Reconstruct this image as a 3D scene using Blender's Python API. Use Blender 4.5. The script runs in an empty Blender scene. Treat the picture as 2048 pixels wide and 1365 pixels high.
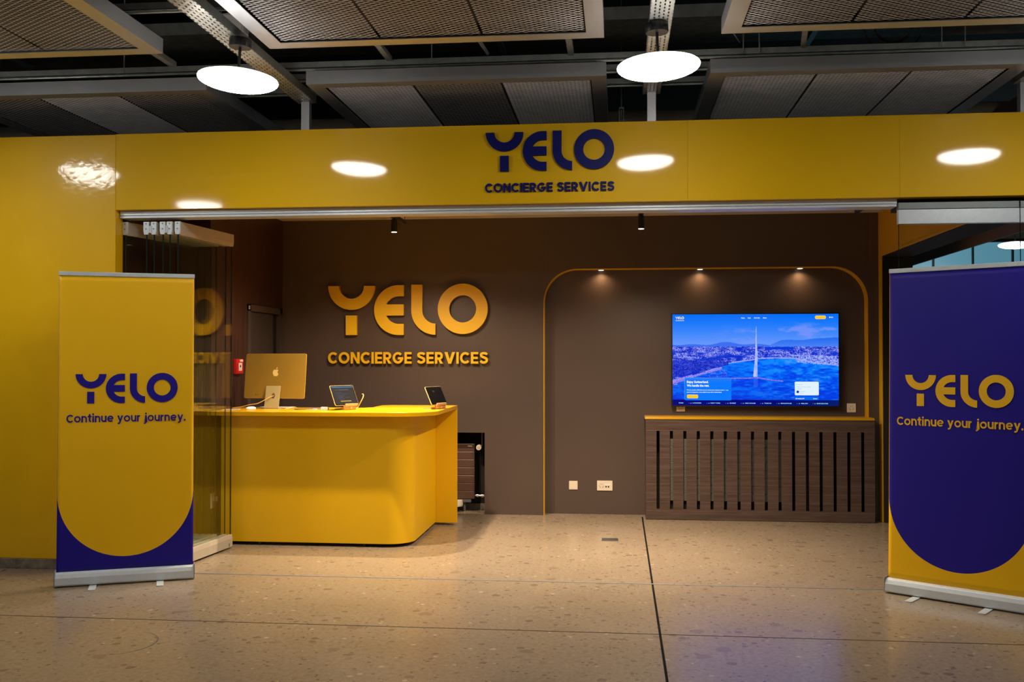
import bpy, math, random
import numpy as np
from mathutils import Vector, Matrix

R = math.radians
PI = math.pi
random.seed(7)
sc = bpy.context.scene
col = sc.collection

# ------------------------------------------------------------------ camera, world, exposure
cam_data = bpy.data.cameras.new('camera')
cam_data.sensor_width = 36.0
cam_data.lens = 2000.0 * 36.0 / 2048.0
cam_data.clip_start = 0.05
cam_data.clip_end = 200
cam = bpy.data.objects.new('camera', cam_data)
cam.location = (0, 0, 1.5)
cam.rotation_euler = (R(90 + 0.92), 0, R(6.05))
col.objects.link(cam)
sc.camera = cam

world = bpy.data.worlds.new('world')
sc.world = world
world.use_nodes = True
world.node_tree.nodes['Background'].inputs[0].default_value = (0.95, 0.86, 0.76, 1)
world.node_tree.nodes['Background'].inputs[1].default_value = 0.014

sc.view_settings.view_transform = 'Standard'
sc.view_settings.look = 'None'
sc.view_settings.gamma = 1
sc.view_settings.use_curve_mapping = False
sc.view_settings.exposure = 0.0
sc.cycles.use_denoising = True
sc.cycles.transparent_max_bounces = 40
sc.cycles.max_bounces = 10
sc.cycles.diffuse_bounces = 4
sc.cycles.glossy_bounces = 5
sc.cycles.sample_clamp_indirect = 4.0

LAMP_L = 41.0        # radiance of the hall lamps
TRACK_W = 300.0      # watts of each ceiling track spot, main beam
SPILL_W = 90.0       # its wide spill
PUCK_W = 6.0

# ------------------------------------------------------------------ material helpers
def mat(name, color=(0.8, 0.8, 0.8), rough=0.5, metal=0.0, spec=0.5, emit=None, estr=0.0, coat=0.0, coat_rough=0.05):
    m = bpy.data.materials.new(name)
    m.use_nodes = True
    b = m.node_tree.nodes['Principled BSDF']
    b.inputs['Base Color'].default_value = (*color, 1)
    b.inputs['Roughness'].default_value = rough
    b.inputs['Metallic'].default_value = metal
    b.inputs['Specular IOR Level'].default_value = spec
    b.inputs['Coat Weight'].default_value = coat
    b.inputs['Coat Roughness'].default_value = coat_rough
    if emit:
        b.inputs['Emission Color'].default_value = (*emit, 1)
        b.inputs['Emission Strength'].default_value = estr
    return m

class NT:
    """small wrapper to write node graphs"""
    def __init__(s, m):
        s.t = m.node_tree; s.n = s.t.nodes; s.l = s.t.links
        s.b = s.n.get('Principled BSDF')
    def add(s, kind, **kw):
        n = s.n.new(kind)
        for k, v in kw.items(): setattr(n, k, v)
        return n
    def link(s, a, b): s.l.new(a, b)
    def coord(s, scale=(1, 1, 1), which='Object'):
        tc = s.add('ShaderNodeTexCoord'); mp = s.add('ShaderNodeMapping')
        mp.inputs['Scale'].default_value = scale
        s.link(tc.outputs[which], mp.inputs[0]); return mp.outputs[0]
    def noise(s, vec, scale, detail=3, rough=0.5):
        n = s.add('ShaderNodeTexNoise'); n.inputs['Scale'].default_value = scale
        n.inputs['Detail'].default_value = detail; n.inputs['Roughness'].default_value = rough
        s.link(vec, n.inputs['Vector']); return n
    def ramp(s, fac, stops, interp='LINEAR'):
        r = s.add('ShaderNodeValToRGB'); r.color_ramp.interpolation = interp
        e = r.color_ramp.elements
        while len(e) < len(stops): e.new(0.5)
        for i, (p, c) in enumerate(stops):
            e[i].position = p
            e[i].color = (*c, 1) if len(c) == 3 else c
        s.link(fac, r.inputs[0]); return r.outputs[0]
    def mix(s, fac, a, b, blend='MIX'):
        n = s.add('ShaderNodeMix', data_type='RGBA', blend_type=blend)
        for sock, v in ((n.inputs[0], fac), (n.inputs[6], a), (n.inputs[7], b)):
            if hasattr(v, 'links'): s.link(v, sock)
            elif isinstance(v, (int, float)): sock.default_value = v
            else: sock.default_value = (*v, 1)
        return n.outputs[2]
    def math(s, op, a, b=None, c=None):
        n = s.add('ShaderNodeMath', operation=op)
        for i, v in enumerate((a, b, c)):
            if v is None: continue
            if hasattr(v, 'links'): s.link(v, n.inputs[i])
            else: n.inputs[i].default_value = v
        return n.outputs[0]
    def bump(s, h, strength=0.2, dist=0.002):
        n = s.add('ShaderNodeBump'); n.inputs['Strength'].default_value = strength
        n.inputs['Distance'].default_value = dist
        s.link(h, n.inputs['Height']); s.link(n.outputs[0], s.b.inputs['Normal'])

def varied(name, color, rough, amp=0.08, scale=3.0, bump=0.0, bscale=400, **kw):
    m = mat(name, color, rough, **kw)
    g = NT(m); v = g.coord()
    n = g.noise(v, scale, 4)
    lo = tuple(c * (1 - amp) for c in color); hi = tuple(min(1, c * (1 + amp)) for c in color)
    g.link(g.ramp(n.outputs[0], [(0.3, lo), (0.7, hi)]), g.b.inputs['Base Color'])
    if bump:
        n2 = g.noise(v, bscale, 2)
        g.bump(n2.outputs[0], bump, 0.001)
    return m

YEL = (0.78, 0.46, 0.0012)
M = {}
M['yellow_gloss'] = varied('yellow_gloss_panel', YEL, 0.5, 0.03, 1.5, spec=0.15, coat=0.7, coat_rough=0.06)
M['yellow_wrap'] = varied('yellow_wrapped_wall', YEL, 0.5, 0.05, 2.0, spec=0.25, coat=0.7, coat_rough=0.12)
g = NT(M['yellow_wrap']); v = g.coord()
nz = g.noise(v, 9.0, 3); bp = g.add('ShaderNodeBump'); bp.inputs['Strength'].default_value = 0.25; bp.inputs['Distance'].default_value = 0.012
g.link(nz.outputs[0], bp.inputs['Height']); g.link(bp.outputs[0], g.b.inputs['Coat Normal'])
M['yellow_satin'] = varied('yellow_satin_laminate', YEL, 0.38, 0.03, 2.0)
M['yellow_top'] = varied('yellow_worktop_laminate', (0.62, 0.335, 0.002), 0.25, 0.02, 2.0)
M['yellow_wall'] = varied('yellow_painted_wall', (0.66, 0.36, 0.003), 0.5, 0.04, 2.0)
M['yellow_letter'] = varied('yellow_letter_face', (0.86, 0.50, 0.002), 0.4, 0.02, 2.0)
M['navy'] = varied('navy_letter', (0.003, 0.006, 0.12), 0.5, 0.05, 4.0, spec=0.15)
M['purple'] = mat('purple_print', (0.012, 0.006, 0.24), 0.5, spec=0.25)
M['yellow_print'] = mat('yellow_print', (0.80, 0.455, 0.003), 0.45)
M['brown_wall'] = varied('brown_painted_wall', (0.083, 0.058, 0.047), 0.36, 0.05, 1.2, bump=0.12, bscale=260)
M['mauve'] = varied('mauve_brown_board', (0.22, 0.15, 0.15), 0.6, 0.05, 1)
M['black'] = mat('black_satin', (0.006, 0.006, 0.006), 0.4)
M['void'] = varied('dark_concrete', (0.035, 0.028, 0.022), 0.9, 0.3, 1.0)
M['recess'] = mat('black_recess_paint', (0.012, 0.008, 0.006), 0.8)
M['alu'] = varied('brushed_aluminium', (0.62, 0.68, 0.72), 0.35, 0.04, 30, metal=0.25)
M['alu_matt'] = varied('satin_aluminium', (0.50, 0.56, 0.58), 0.45, 0.05, 20, metal=0.2)
M['alu_warm'] = varied('anodised_aluminium_profile', (0.50, 0.45, 0.36), 0.45, 0.04, 20, metal=0.2)
M['alu_dark'] = varied('dull_aluminium', (0.22, 0.25, 0.25), 0.5, 0.05, 20, metal=0.2)
M['galv'] = varied('galvanised_steel', (0.36, 0.38, 0.36), 0.42, 0.18, 14, metal=0.6)
M['raft_frame'] = varied('anodised_raft_frame', (0.50, 0.51, 0.53), 0.38, 0.04, 8, metal=0.75)
M['mesh'] = varied('expanded_metal', (0.42, 0.42, 0.42), 0.45, 0.1, 10)
M['ceiling_in'] = varied('beige_ceiling_board', (0.50, 0.44, 0.34), 0.8, 0.06, 2)
M['lamp'] = mat('opal_lamp_glass', (0.9, 0.9, 0.9), 0.3, emit=(1.0, 0.95, 0.89), estr=LAMP_L)
M['lamp_top'] = mat('opal_lamp_top', (0.8, 0.8, 0.8), 0.4, emit=(1.0, 0.97, 0.94), estr=LAMP_L * 0.05)
M['lens'] = mat('spot_lens', (0.9, 0.85, 0.75), 0.3, emit=(1.0, 0.82, 0.62), estr=4)
M['white'] = mat('white_plastic', (0.78, 0.76, 0.72), 0.4)
M['cream'] = mat('cream_plastic', (0.75, 0.66, 0.52), 0.4)
M['hole'] = mat('dark_socket_hole', (0.01, 0.01, 0.01), 0.6)
M['door_grey'] = varied('dark_grey_brown_door', (0.040, 0.030, 0.026), 0.5, 0.06, 3)
M['door_frame'] = varied('dark_brown_door_frame', (0.060, 0.042, 0.036), 0.45, 0.06, 3)
M['red'] = mat('red_plastic', (0.55, 0.012, 0.015), 0.4)
M['radiator'] = varied('brown_radiator_enamel', (0.10, 0.052, 0.038), 0.35, 0.05, 3)
M['radiator_grey'] = varied('grey_green_radiator_enamel', (0.13, 0.13, 0.11), 0.4, 0.05, 3)
M['chrome'] = mat('chrome', (0.8, 0.8, 0.8), 0.15, metal=1)
M['imac_back'] = varied('golden_anodised_back', (0.40, 0.25, 0.035), 0.36, 0.03, 5, metal=0.35)
M['imac_stand'] = varied('pale_gold_stand', (0.50, 0.43, 0.20), 0.42, 0.03, 5, metal=0.3)
M['apple'] = mat('pale_yellow_emblem', (0.80, 0.62, 0.22), 0.3)
M['cable'] = mat('yellow_cable', (0.80, 0.46, 0.10), 0.6)
M['bamboo'] = varied('bamboo_wood', (0.48, 0.25, 0.10), 0.5, 0.15, 30)
M['tablet_shell'] = mat('yellow_tablet_shell', (0.78, 0.58, 0.24), 0.3, metal=0.4)
M['tablet_glass'] = mat('dark_tablet_glass', (0.005, 0.005, 0.006), 0.08)
M['paper'] = mat('white_paper', (0.75, 0.72, 0.68), 0.7)
M['paper_blue'] = mat('blue_grey_paper', (0.30, 0.34, 0.42), 0.6)
M['leather'] = mat('brown_leather', (0.14, 0.06, 0.045), 0.5)
M['base_grey'] = mat('grey_plastic', (0.10, 0.10, 0.10), 0.5)

# --- wood panelling of the left side wall
m = M['wood'] = mat('dark_walnut_panel', (0.03, 0.012, 0.008), 0.45)
g = NT(m); v = g.coord((14, 14, 0.9)); n = g.noise(v, 2.2, 6, 0.62)
g.link(g.ramp(n.outputs[0], [(0.25, (0.020, 0.0075, 0.005)), (0.6, (0.052, 0.020, 0.013)), (0.85, (0.085, 0.036, 0.024))]), g.b.inputs['Base Color'])
# --- walnut slats (horizontal grain)
m = M['walnut'] = mat('walnut_laminate', (0.08, 0.05, 0.04), 0.42)
g = NT(m); v = g.coord((0.9, 3, 16)); n = g.noise(v, 2.6, 7, 0.65)
c = g.ramp(n.outputs[0], [(0.28, (0.042, 0.025, 0.019)), (0.5, (0.078, 0.048, 0.037)), (0.75, (0.125, 0.080, 0.062))])
v2 = g.coord((1, 1, 1)); sx = g.add('ShaderNodeSeparateXYZ'); g.link(v2, sx.inputs[0])
fr = g.math('FRACT', g.math('DIVIDE', sx.outputs[2], 0.082))
g.link(g.mix(g.math('LESS_THAN', fr, 0.035), c, (0.15, 0.10, 0.08)), g.b.inputs['Base Color'])
# --- grey stone skirting
m = M['stone'] = mat('grey_stone_skirting', (0.2, 0.17, 0.13), 0.4)
g = NT(m); n = g.noise(g.coord(), 14, 6, 0.7)
g.link(g.ramp(n.outputs[0], [(0.3, (0.10, 0.085, 0.065)), (0.55, (0.21, 0.18, 0.14)), (0.8, (0.34, 0.30, 0.24))]), g.b.inputs['Base Color'])
# --- terrazzo floor
m = M['floor'] = mat('beige_terrazzo', (0.5, 0.4, 0.28), 0.25, spec=0.4)
g = NT(m); v = g.coord()
n1 = g.noise(v, 1.4, 5, 0.6); n2 = g.noise(v, 38, 5, 0.75)
base = g.ramp(n1.outputs[0], [(0.3, (0.2182, 0.17, 0.1148)), (0.7, (0.2641, 0.2083, 0.1455))])
base = g.mix(0.55, base, g.ramp(n2.outputs[0], [(0.3, (0.1378, 0.1041, 0.0712)), (0.5, (0.2373, 0.186, 0.1271)), (0.72, (0.3292, 0.2641, 0.1898))]))
def chips(base, scale, thr, colr, frac, seed):
    mp = g.add('ShaderNodeMapping'); mp.inputs['Location'].default_value = (seed, seed * .7, 0); g.link(v, mp.inputs[0])
    dn = g.noise(mp.outputs[0], scale * 1.3, 3); 
    dm = g.add('ShaderNodeVectorMath', operation='MULTIPLY_ADD')
    g.link(dn.outputs[1], dm.inputs[0]); dm.inputs[1].default_value = (0.6 / scale,) * 3; g.link(mp.outputs[0], dm.inputs[2])
    vo = g.add('ShaderNodeTexVoronoi'); vo.inputs['Scale'].default_value = scale
    g.link(dm.outputs[0], vo.inputs['Vector'])
    sp = g.add('ShaderNodeSeparateColor'); g.link(vo.outputs['Color'], sp.inputs[0])
    near = g.math('LESS_THAN', vo.outputs['Distance'], g.math('MULTIPLY', sp.outputs[1], thr))
    pick = g.math('LESS_THAN', sp.outputs[0], frac)
    return g.mix(g.math('MULTIPLY', g.math('MULTIPLY', near, pick), 0.75), base, colr)
base = chips(base, 9, 0.46, (0.17, 0.125, 0.088), 0.09, 3.1)
base = chips(base, 19, 0.50, (0.13, 0.092, 0.066), 0.13, 11.7)
base = chips(base, 24, 0.50, (0.20, 0.15, 0.105), 0.22, 51.7)
base = chips(base, 46, 0.50, (0.09, 0.065, 0.05), 0.12, 23.3)
base = chips(base, 26, 0.42, (0.40, 0.335, 0.255), 0.06, 31.9)
g.link(base, g.b.inputs['Base Color'])
g.link(g.ramp(n1.outputs[0], [(0.3, (0.19,) * 3), (0.7, (0.26,) * 3)]), g.b.inputs['Roughness'])
M['joint'] = mat('dark_floor_joint', (0.008, 0.007, 0.007), 0.9, spec=0.05)
M['strip'] = varied('dull_metal_floor_strip', (0.22, 0.21, 0.19), 0.5, 0.1, 12, metal=0.4)
M['lid'] = mat('brushed_dark_metal_lid', (0.20, 0.20, 0.20), 0.3, metal=0.9)
M['scuff'] = mat('grey_scuff', (0.085, 0.07, 0.055), 0.6)

# --- perforated cable tray
m = M['tray'] = varied('perforated_galvanised_tray', (0.42, 0.42, 0.38), 0.42, 0.15, 12, metal=0.6)
def slotted(m, along, sx_, sy_):
    g = NT(m)
    tc = g.add('ShaderNodeTexCoord'); mp = g.add('ShaderNodeMapping')
    mp.inputs['Rotation'].default_value = (0, 0, 0 if along == 'X' else R(90)); g.link(tc.outputs['Object'], mp.inputs[0])
    s = g.add('ShaderNodeSeparateXYZ'); g.link(mp.outputs[0], s.inputs[0])
    row = g.math('DIVIDE', s.outputs[1], sy_)
    par = g.math('MULTIPLY', g.math('MODULO', g.math('FLOOR', row), 2.0), 0.5)
    fx = g.math('FRACT', g.math('ADD', g.math('DIVIDE', s.outputs[0], sx_), par)); fy = g.math('FRACT', row)
    hole = g.math('MULTIPLY', g.math('LESS_THAN', g.math('ABSOLUTE', g.math('SUBTRACT', fx, 0.5)), 0.27),
                  g.math('LESS_THAN', g.math('ABSOLUTE', g.math('SUBTRACT', fy, 0.5)), 0.17))
    tr = g.add('ShaderNodeBsdfTransparent'); mx = g.add('ShaderNodeMixShader')
    out = g.n['Material Output']
    g.link(hole, mx.inputs[0]); g.link(g.b.outputs[0], mx.inputs[1]); g.link(tr.outputs[0], mx.inputs[2]); g.link(mx.outputs[0], out.inputs[0])
slotted(m, 'Y', 0.05, 0.024)
m = M['tray_wide'] = varied('perforated_wide_tray', (0.30, 0.27, 0.20), 0.5, 0.2, 12, metal=0.4)
slotted(m, 'X', 0.055, 0.03)

# --- clear architectural glass
def glass(name, tint):
    m = bpy.data.materials.new(name); m.use_nodes = True
    g = NT(m); g.n.remove(g.b)
    lw = g.add('ShaderNodeLayerWeight'); lw.inputs[0].default_value = 0.5
    p5 = g.math('POWER', lw.outputs['Facing'], 5.0)
    f = g.math('MULTIPLY_ADD', p5, 0.96, 0.04)
    tr = g.add('ShaderNodeBsdfTransparent'); tr.inputs[0].default_value = (*tint, 1)
    gl = g.add('ShaderNodeBsdfGlossy'); gl.inputs['Roughness'].default_value = 0.01
    mx = g.add('ShaderNodeMixShader'); g.link(f, mx.inputs[0]); g.link(tr.outputs[0], mx.inputs[1]); g.link(gl.outputs[0], mx.inputs[2])
    g.link(mx.outputs[0], g.n['Material Output'].inputs[0])
    return m
M['glass'] = glass('clear_glass', (0.955, 0.975, 0.955))
M['glass_edge'] = mat('green_glass_edge', (0.010, 0.020, 0.016), 0.12)
# --- daylit glazing far behind
m = M['daylight'] = mat('daylit_frosted_glazing', (0.05, 0.1, 0.13), 0.3)
g = NT(m); n = g.noise(g.coord((0.35, 1, 0.15)), 1.2, 2)
g.link(g.ramp(n.outputs[0], [(0.3, (0.055, 0.17, 0.25)), (0.7, (0.12, 0.31, 0.42))]), g.b.inputs['Emission Color'])
g.b.inputs['Emission Strength'].default_value = 1.0

# ------------------------------------------------------------------ object helpers
def tag(o, label=None, cat=None, group=None, kind=None):
    if label: o['label'] = label
    if cat: o['category'] = cat
    if group: o['group'] = group
    if kind: o['kind'] = kind
    return o
def thing(name, label, cat, loc=(0, 0, 0), rz=0.0, group=None):
    o = bpy.data.objects.new(name, None)
    o.empty_display_size = 0.1
    o.location = loc; o.rotation_euler = (0, 0, rz)
    col.objects.link(o)
    return tag(o, label, cat, group)
def kids(o): return [c for c in bpy.data.objects if c.parent == o]
def copy_tree(o, parent=None):
    c = o.copy(); col.objects.link(c)
    c.parent = parent
    if parent: c.matrix_parent_inverse = o.matrix_parent_inverse.copy()
    for ch in kids(o): copy_tree(ch, c)
    return c

class MB:
    def __init__(s): s.v = []; s.f = []; s.mi = []; s.cur = 0
    def face(s, idx): s.f.append(idx); s.mi.append(s.cur)
    def box(s, x0, x1, y0, y1, z0, z1):
        b = len(s.v)
        s.v += [(x, y, z) for z in (z0, z1) for y in (y0, y1) for x in (x0, x1)]
        for q in ((0, 2, 3, 1), (4, 5, 7, 6), (0, 1, 5, 4), (2, 6, 7, 3), (0, 4, 6, 2), (1, 3, 7, 5)):
            s.face([b + i for i in q])
        return s
    def obox(s, mtx, sx, sy, sz):
        b = len(s.v)
        s.v += [tuple(mtx @ Vector((x * sx / 2, y * sy / 2, z * sz / 2))) for z in (-1, 1) for y in (-1, 1) for x in (-1, 1)]
        for q in ((0, 2, 3, 1), (4, 5, 7, 6), (0, 1, 5, 4), (2, 6, 7, 3), (0, 4, 6, 2), (1, 3, 7, 5)):
            s.face([b + i for i in q])
        return s
    def prism(s, pts, axis, a0, a1):
        """2-D outline (counter-clockwise) extruded along axis: 'z' (x,y), 'y' (x,z), 'x' (y,z)"""
        def P(p, a):
            return (p[0], p[1], a) if axis == 'z' else ((p[0], a, p[1]) if axis == 'y' else (a, p[0], p[1]))
        b = len(s.v); n = len(pts)
        s.v += [P(p, a0) for p in pts] + [P(p, a1) for p in pts]
        s.face([b + i for i in range(n)][::-1]); s.face([b + n + i for i in range(n)])
        for i in range(n):
            j = (i + 1) % n
            s.face([b + i, b + j, b + n + j, b + n + i])
        return s
    def strip(s, L, Rr, axis, a0, a1, closed=False):
        """solid ribbon between two 2-D side lines"""
        def P(p, a):
            return (p[0], p[1], a) if axis == 'z' else ((p[0], a, p[1]) if axis == 'y' else (a, p[0], p[1]))
        n = len(L); b = len(s.v)
        for i in range(n):
            s.v += [P(L[i], a0), P(Rr[i], a0), P(Rr[i], a1), P(L[i], a1)]
        rng = range(n if closed else n - 1)
        for i in rng:
            p = b + 4 * i; q = b + 4 * ((i + 1) % n)
            for k in range(4):
                k2 = (k + 1) % 4
                s.face([p + k, q + k, q + k2, p + k2])
        if not closed:
            s.face([b, b + 1, b + 2, b + 3]); p = b + 4 * (n - 1); s.face([p + 3, p + 2, p + 1, p])
        return s
    def tube(s, pts, r, n=10, caps=True):
        pts = [Vector(p) for p in pts]; b = len(s.v)
        up = Vector((0, 0, 1))
        for i, p in enumerate(pts):
            d = (pts[min(i + 1, len(pts) - 1)] - pts[max(i - 1, 0)]).normalized()
            u = d.cross(up if abs(d.z) < 0.95 else Vector((1, 0, 0))).normalized(); w = d.cross(u).normalized()
            rr = r[i] if isinstance(r, (list, tuple)) else r
            s.v += [tuple(p + (u * math.cos(2 * PI * k / n) + w * math.sin(2 * PI * k / n)) * rr) for k in range(n)]
        for i in range(len(pts) - 1):
            for k in range(n):
                s.face([b + i * n + k, b + i * n + (k + 1) % n, b + (i + 1) * n + (k + 1) % n, b + (i + 1) * n + k])
        if caps:
            s.face([b + k for k in range(n)][::-1]); s.face([b + (len(pts) - 1) * n + k for k in range(n)])
        return s
    def lathe(s, prof, c=(0, 0, 0), n=48):
        """profile (r,z) revolved about the vertical axis through c"""
        b = len(s.v)
        for r, z in prof:
            s.v += [(c[0] + r * math.cos(2 * PI * k / n), c[1] + r * math.sin(2 * PI * k / n), c[2] + z) for k in range(n)]
        for i in range(len(prof) - 1):
            for k in range(n):
                s.face([b + i * n + k, b + i * n + (k + 1) % n, b + (i + 1) * n + (k + 1) % n, b + (i + 1) * n + k])
        s.face([b + k for k in range(n)][::-1]); s.face([b + (len(prof) - 1) * n + k for k in range(n)])
        return s
    def build(s, name, m, parent=None, smooth=False, bevel=0.0, mats=None, fix=True):
        me = bpy.data.meshes.new(name)
        me.from_pydata(s.v, [], s.f)
        if fix:
            import bmesh
            bm = bmesh.new(); bm.from_mesh(me)
            bmesh.ops.recalc_face_normals(bm, faces=bm.faces); bm.to_mesh(me); bm.free()
        for mm in (mats or [m]): me.materials.append(mm)
        if mats:
            for p, i in zip(me.polygons, s.mi): p.material_index = i
        if smooth:
            for p in me.polygons: p.use_smooth = True
            me.set_sharp_from_angle(angle=R(32))
        o = bpy.data.objects.new(name, me); col.objects.link(o)
        if parent: o.parent = parent
        if bevel:
            bv = o.modifiers.new('bevel', 'BEVEL'); bv.width = bevel; bv.segments = 2; bv.limit_method = 'ANGLE'
            bv.angle_limit = R(40)
        return o
def structure(o): o['kind'] = 'structure'; return o
def arc(cx, cy, rx, ry, a0, a1, n=16):
    return [(cx + rx * math.cos(R(a0 + (a1 - a0) * i / n)), cy + ry * math.sin(R(a0 + (a1 - a0) * i / n))) for i in range(n + 1)]
def rrect(x0, x1, y0, y1, r, n=6):
    return arc(x1 - r, y0 + r, r, r, -90, 0, n) + arc(x1 - r, y1 - r, r, r, 0, 90, n) + arc(x0 + r, y1 - r, r, r, 90, 180, n) + arc(x0 + r, y0 + r, r, r, 180, 270, n)

# ------------------------------------------------------------------ lettering built from strokes
STG = 0.00015      # overlapping strokes of a letter are stepped by this much
def ribbon(mb, pts, t, tr, a0, a1):
    """stroke of width t along 2-D centre line pts, tr maps glyph (u,v) to plane coords"""
    L, Q = [], []
    n = len(pts)
    for i in range(n):
        p = pts[i]
        if i == 0: d = (pts[1][0] - p[0], pts[1][1] - p[1]); k = 1
        elif i == n - 1: d = (p[0] - pts[i - 1][0], p[1] - pts[i - 1][1]); k = 1
        else:
            d1 = Vector((p[0] - pts[i - 1][0], p[1] - pts[i - 1][1])).normalized(); d2 = Vector((pts[i + 1][0] - p[0], pts[i + 1][1] - p[1])).normalized()
            dd = (d1 + d2); k = 1 / max(0.5, dd.length / 2); d = (dd.x, dd.y)
        l = math.hypot(*d) or 1
        nx, ny = -d[1] / l * t / 2 * k, d[0] / l * t / 2 * k
        L.append(tr(p[0] + nx, p[1] + ny)); Q.append(tr(p[0] - nx, p[1] - ny))
    mb.strip(L, Q, 'y', a0, a1)
def catmull(P, n=6):
    P = [P[0]] + list(P) + [P[-1]]; out = []
    for i in range(1, len(P) - 2):
        p0, p1, p2, p3 = P[i - 1:i + 3]
        for k in range(n):
            t = k / n
            out.append(tuple(0.5 * (2 * p1[j] + (p2[j] - p0[j]) * t + (2 * p0[j] - 5 * p1[j] + 4 * p2[j] - p3[j]) * t * t + (3 * p1[j] - p0[j] - 3 * p2[j] + p3[j]) * t ** 3) for j in (0, 1)))
    out.append(P[-2]); return out
def glyph(ch, t):
    """returns (strokes, polygons, width) in cap-height units"""
    h = t / 2; S = []; G = []
    if ch in 'CGO':
        rx, ry = (0.49 - h, 0.5 - h) if ch == 'O' else (0.47 - h, 0.5 - h)
        c = (0.49 if ch == 'O' else 0.47, 0.5)
        if ch == 'O': S.append(arc(*c, rx, ry, 0, 360, 44)); w = 0.98
        elif ch == 'C': S.append(arc(*c, rx, ry, 42, 318, 34)); w = 0.86
        else: S.append(arc(*c, rx, ry, 42, 358, 38)); S.append([(0.47, 0.46), (0.95, 0.46)]); w = 0.95
    elif ch == 'N': G = [[(0, 0), (t, 0), (t, 1), (0, 1)], [(0.80 - t, 0), (0.80, 0), (0.80, 1), (0.80 - t, 1)], [(0, 1), (0.80 - t * 1.05, 0), (0.80, 0), (t * 1.05, 1)]]; w = 0.8
    elif ch == 'I': G = [[(0, 0), (t, 0), (t, 1), (0, 1)]]; w = t
    elif ch == 'E':
        G = [[(0, 0), (t, 0), (t, 1), (0, 1)]] + [[(0, y), (x, y), (x, y + t * .95), (0, y + t * .95)] for y, x in ((0, 0.64), (0.5 - t / 2, 0.60), (1 - t * .95, 0.64))]; w = 0.64
    elif ch == 'R':
        G = [[(0, 0), (t, 0), (t, 1), (0, 1)], [(0.26, 0.42), (0.44, 0.42), (0.73, 0), (0.46, 0)]]
        S.append([(h, 1 - h), (0.36, 1 - h)] + arc(0.37, 0.665, 0.33 - h, 0.335 - h, 88, -88, 14) + [(h, 0.33 + h)]); w = 0.73
    elif ch == 'V': G = [[(0, 1), (0.35, 0), (0.60, 0), (0.26, 1)], [(0.95, 1), (0.60, 0), (0.35, 0), (0.69, 1)]]; w = 0.95
    elif ch == 'S':
        S.append(catmull([(0.66, 0.77), (0.58, 0.86), (0.38, 1 - h), (0.17, 0.84), (0.15, 0.68), (0.30, 0.57), (0.48, 0.50), (0.63, 0.39), (0.62, 0.20), (0.42, h), (0.22, 0.13), (0.09, 0.25)])); w = 0.75
    elif ch in 'oe':
        r = 0.365
        if ch == 'o': S.append(arc(r, r, r - h, r - h, 0, 360, 36))
        else: S.append(arc(r, r, r - h, r - h, 4, 318, 32)); G.append([(h, r - t * .36), (2 * r - h, r - t * .36), (2 * r - h * .8, r + t * .36), (h, r + t * .36)])
        w = 2 * r
    elif ch == 'n': G = [[(0, 0), (t, 0), (t, .72), (0, .72)]]; S.append(arc(0.31, 0.40, 0.31 - h, 0.33 - h, 170, 0, 16) + [(0.62 - h, 0)]); w = 0.62
    elif ch == 'u': G = [[(0.61 - t, 0), (0.61, 0), (0.61, .72), (0.61 - t, .72)]]; S.append([(h, 0.72)] + arc(0.305, 0.32, 0.305 - h, 0.33 - h, 180, 355, 16)); w = 0.61
    elif ch == 'r': G = [[(0, 0), (t, 0), (t, .72), (0, .72)]]; S.append(arc(0.36, 0.36, 0.36 - h, 0.37 - h, 170, 92, 10)); w = 0.38
    elif ch == 't': G = [[(0.12, 0.12), (0.12 + t, 0.12), (0.12 + t, .92), (0.12, .92)], [(0, .72 - t * .9), (0.42, .72 - t * .9), (0.42, .72), (0, .72)]]; S.append(arc(0.36, 0.25, 0.24 - h, 0.25 - h, 180, 275, 10)); w = 0.42
    elif ch == 'i': G = [[(0.02, 0), (0.02 + t, 0), (0.02 + t, .72), (0.02, .72)]]; G.append(arc(0.02 + h, .90, h * 1.15, h * 1.15, 0, 345, 14)); w = t + .04
    elif ch == 'j': G = [arc(0.16 + h, .90, h * 1.15, h * 1.15, 0, 345, 14)]; S.append([(0.16 + h, .72), (0.16 + h, -0.06)] + arc(0.02, -0.06, 0.14 + h, 0.16, 0, -88, 10)); w = t + .18
    elif ch == 'y': G = [[(0, .72), (0.27, 0.02), (0.45, 0.02), (0.19, .72)], [(0.67, .72), (0.36, -0.13), (0.20, -0.24), (0.19, -0.13), (0.48, .72)]]; S.append([(0.06, -0.16), (0.17, -0.185), (0.27, -0.13), (0.34, 0.0)]); w = 0.67
    elif ch == '.': G = [arc(h * 1.1, h * 1.1, h * 1.2, h * 1.2, 0, 345, 14)]; w = t * 1.2
    else: w = 0.3
    if ch.islower() or ch == '.':
        q = 1.13
        S = [[(x * q, y * q) for x, y in p] for p in S]; G = [[(x * q, y * q) for x, y in p] for p in G]; w *= q
    return S, G, w
def word_mesh(text, width, cap, t, gap, name, m, parent, y0, y1, cx, zbase, single=True):
    """text laid out to a given total width, centred on cx, baseline at zbase; solid from y0 to y1"""
    items = []; x = 0
    for i, ch in enumerate(text):
        S, G, w = glyph(ch, t)
        if ch == ' ': x += 0.36; continue
        items.append((x, S, G)); x += w + gap
    total = x - gap
    k = width / total
    out = []
    mb = MB()
    for x0, S, G in items:
        if not single: mb = MB()
        tr = lambda u, v, x0=x0: (cx - width / 2 + (x0 + u) * k, zbase + v * cap)
        q = 0
        for s_ in S: ribbon(mb, s_, t, tr, y0 - q * STG, y1); q += 1
        for g_ in G: mb.prism([tr(*p) for p in g_], 'y', y0 - q * STG, y1); q += 1
        if not single: out.append(mb.build('letter', m, parent))
    if single: out.append(mb.build(name, m, parent))
    return out
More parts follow.
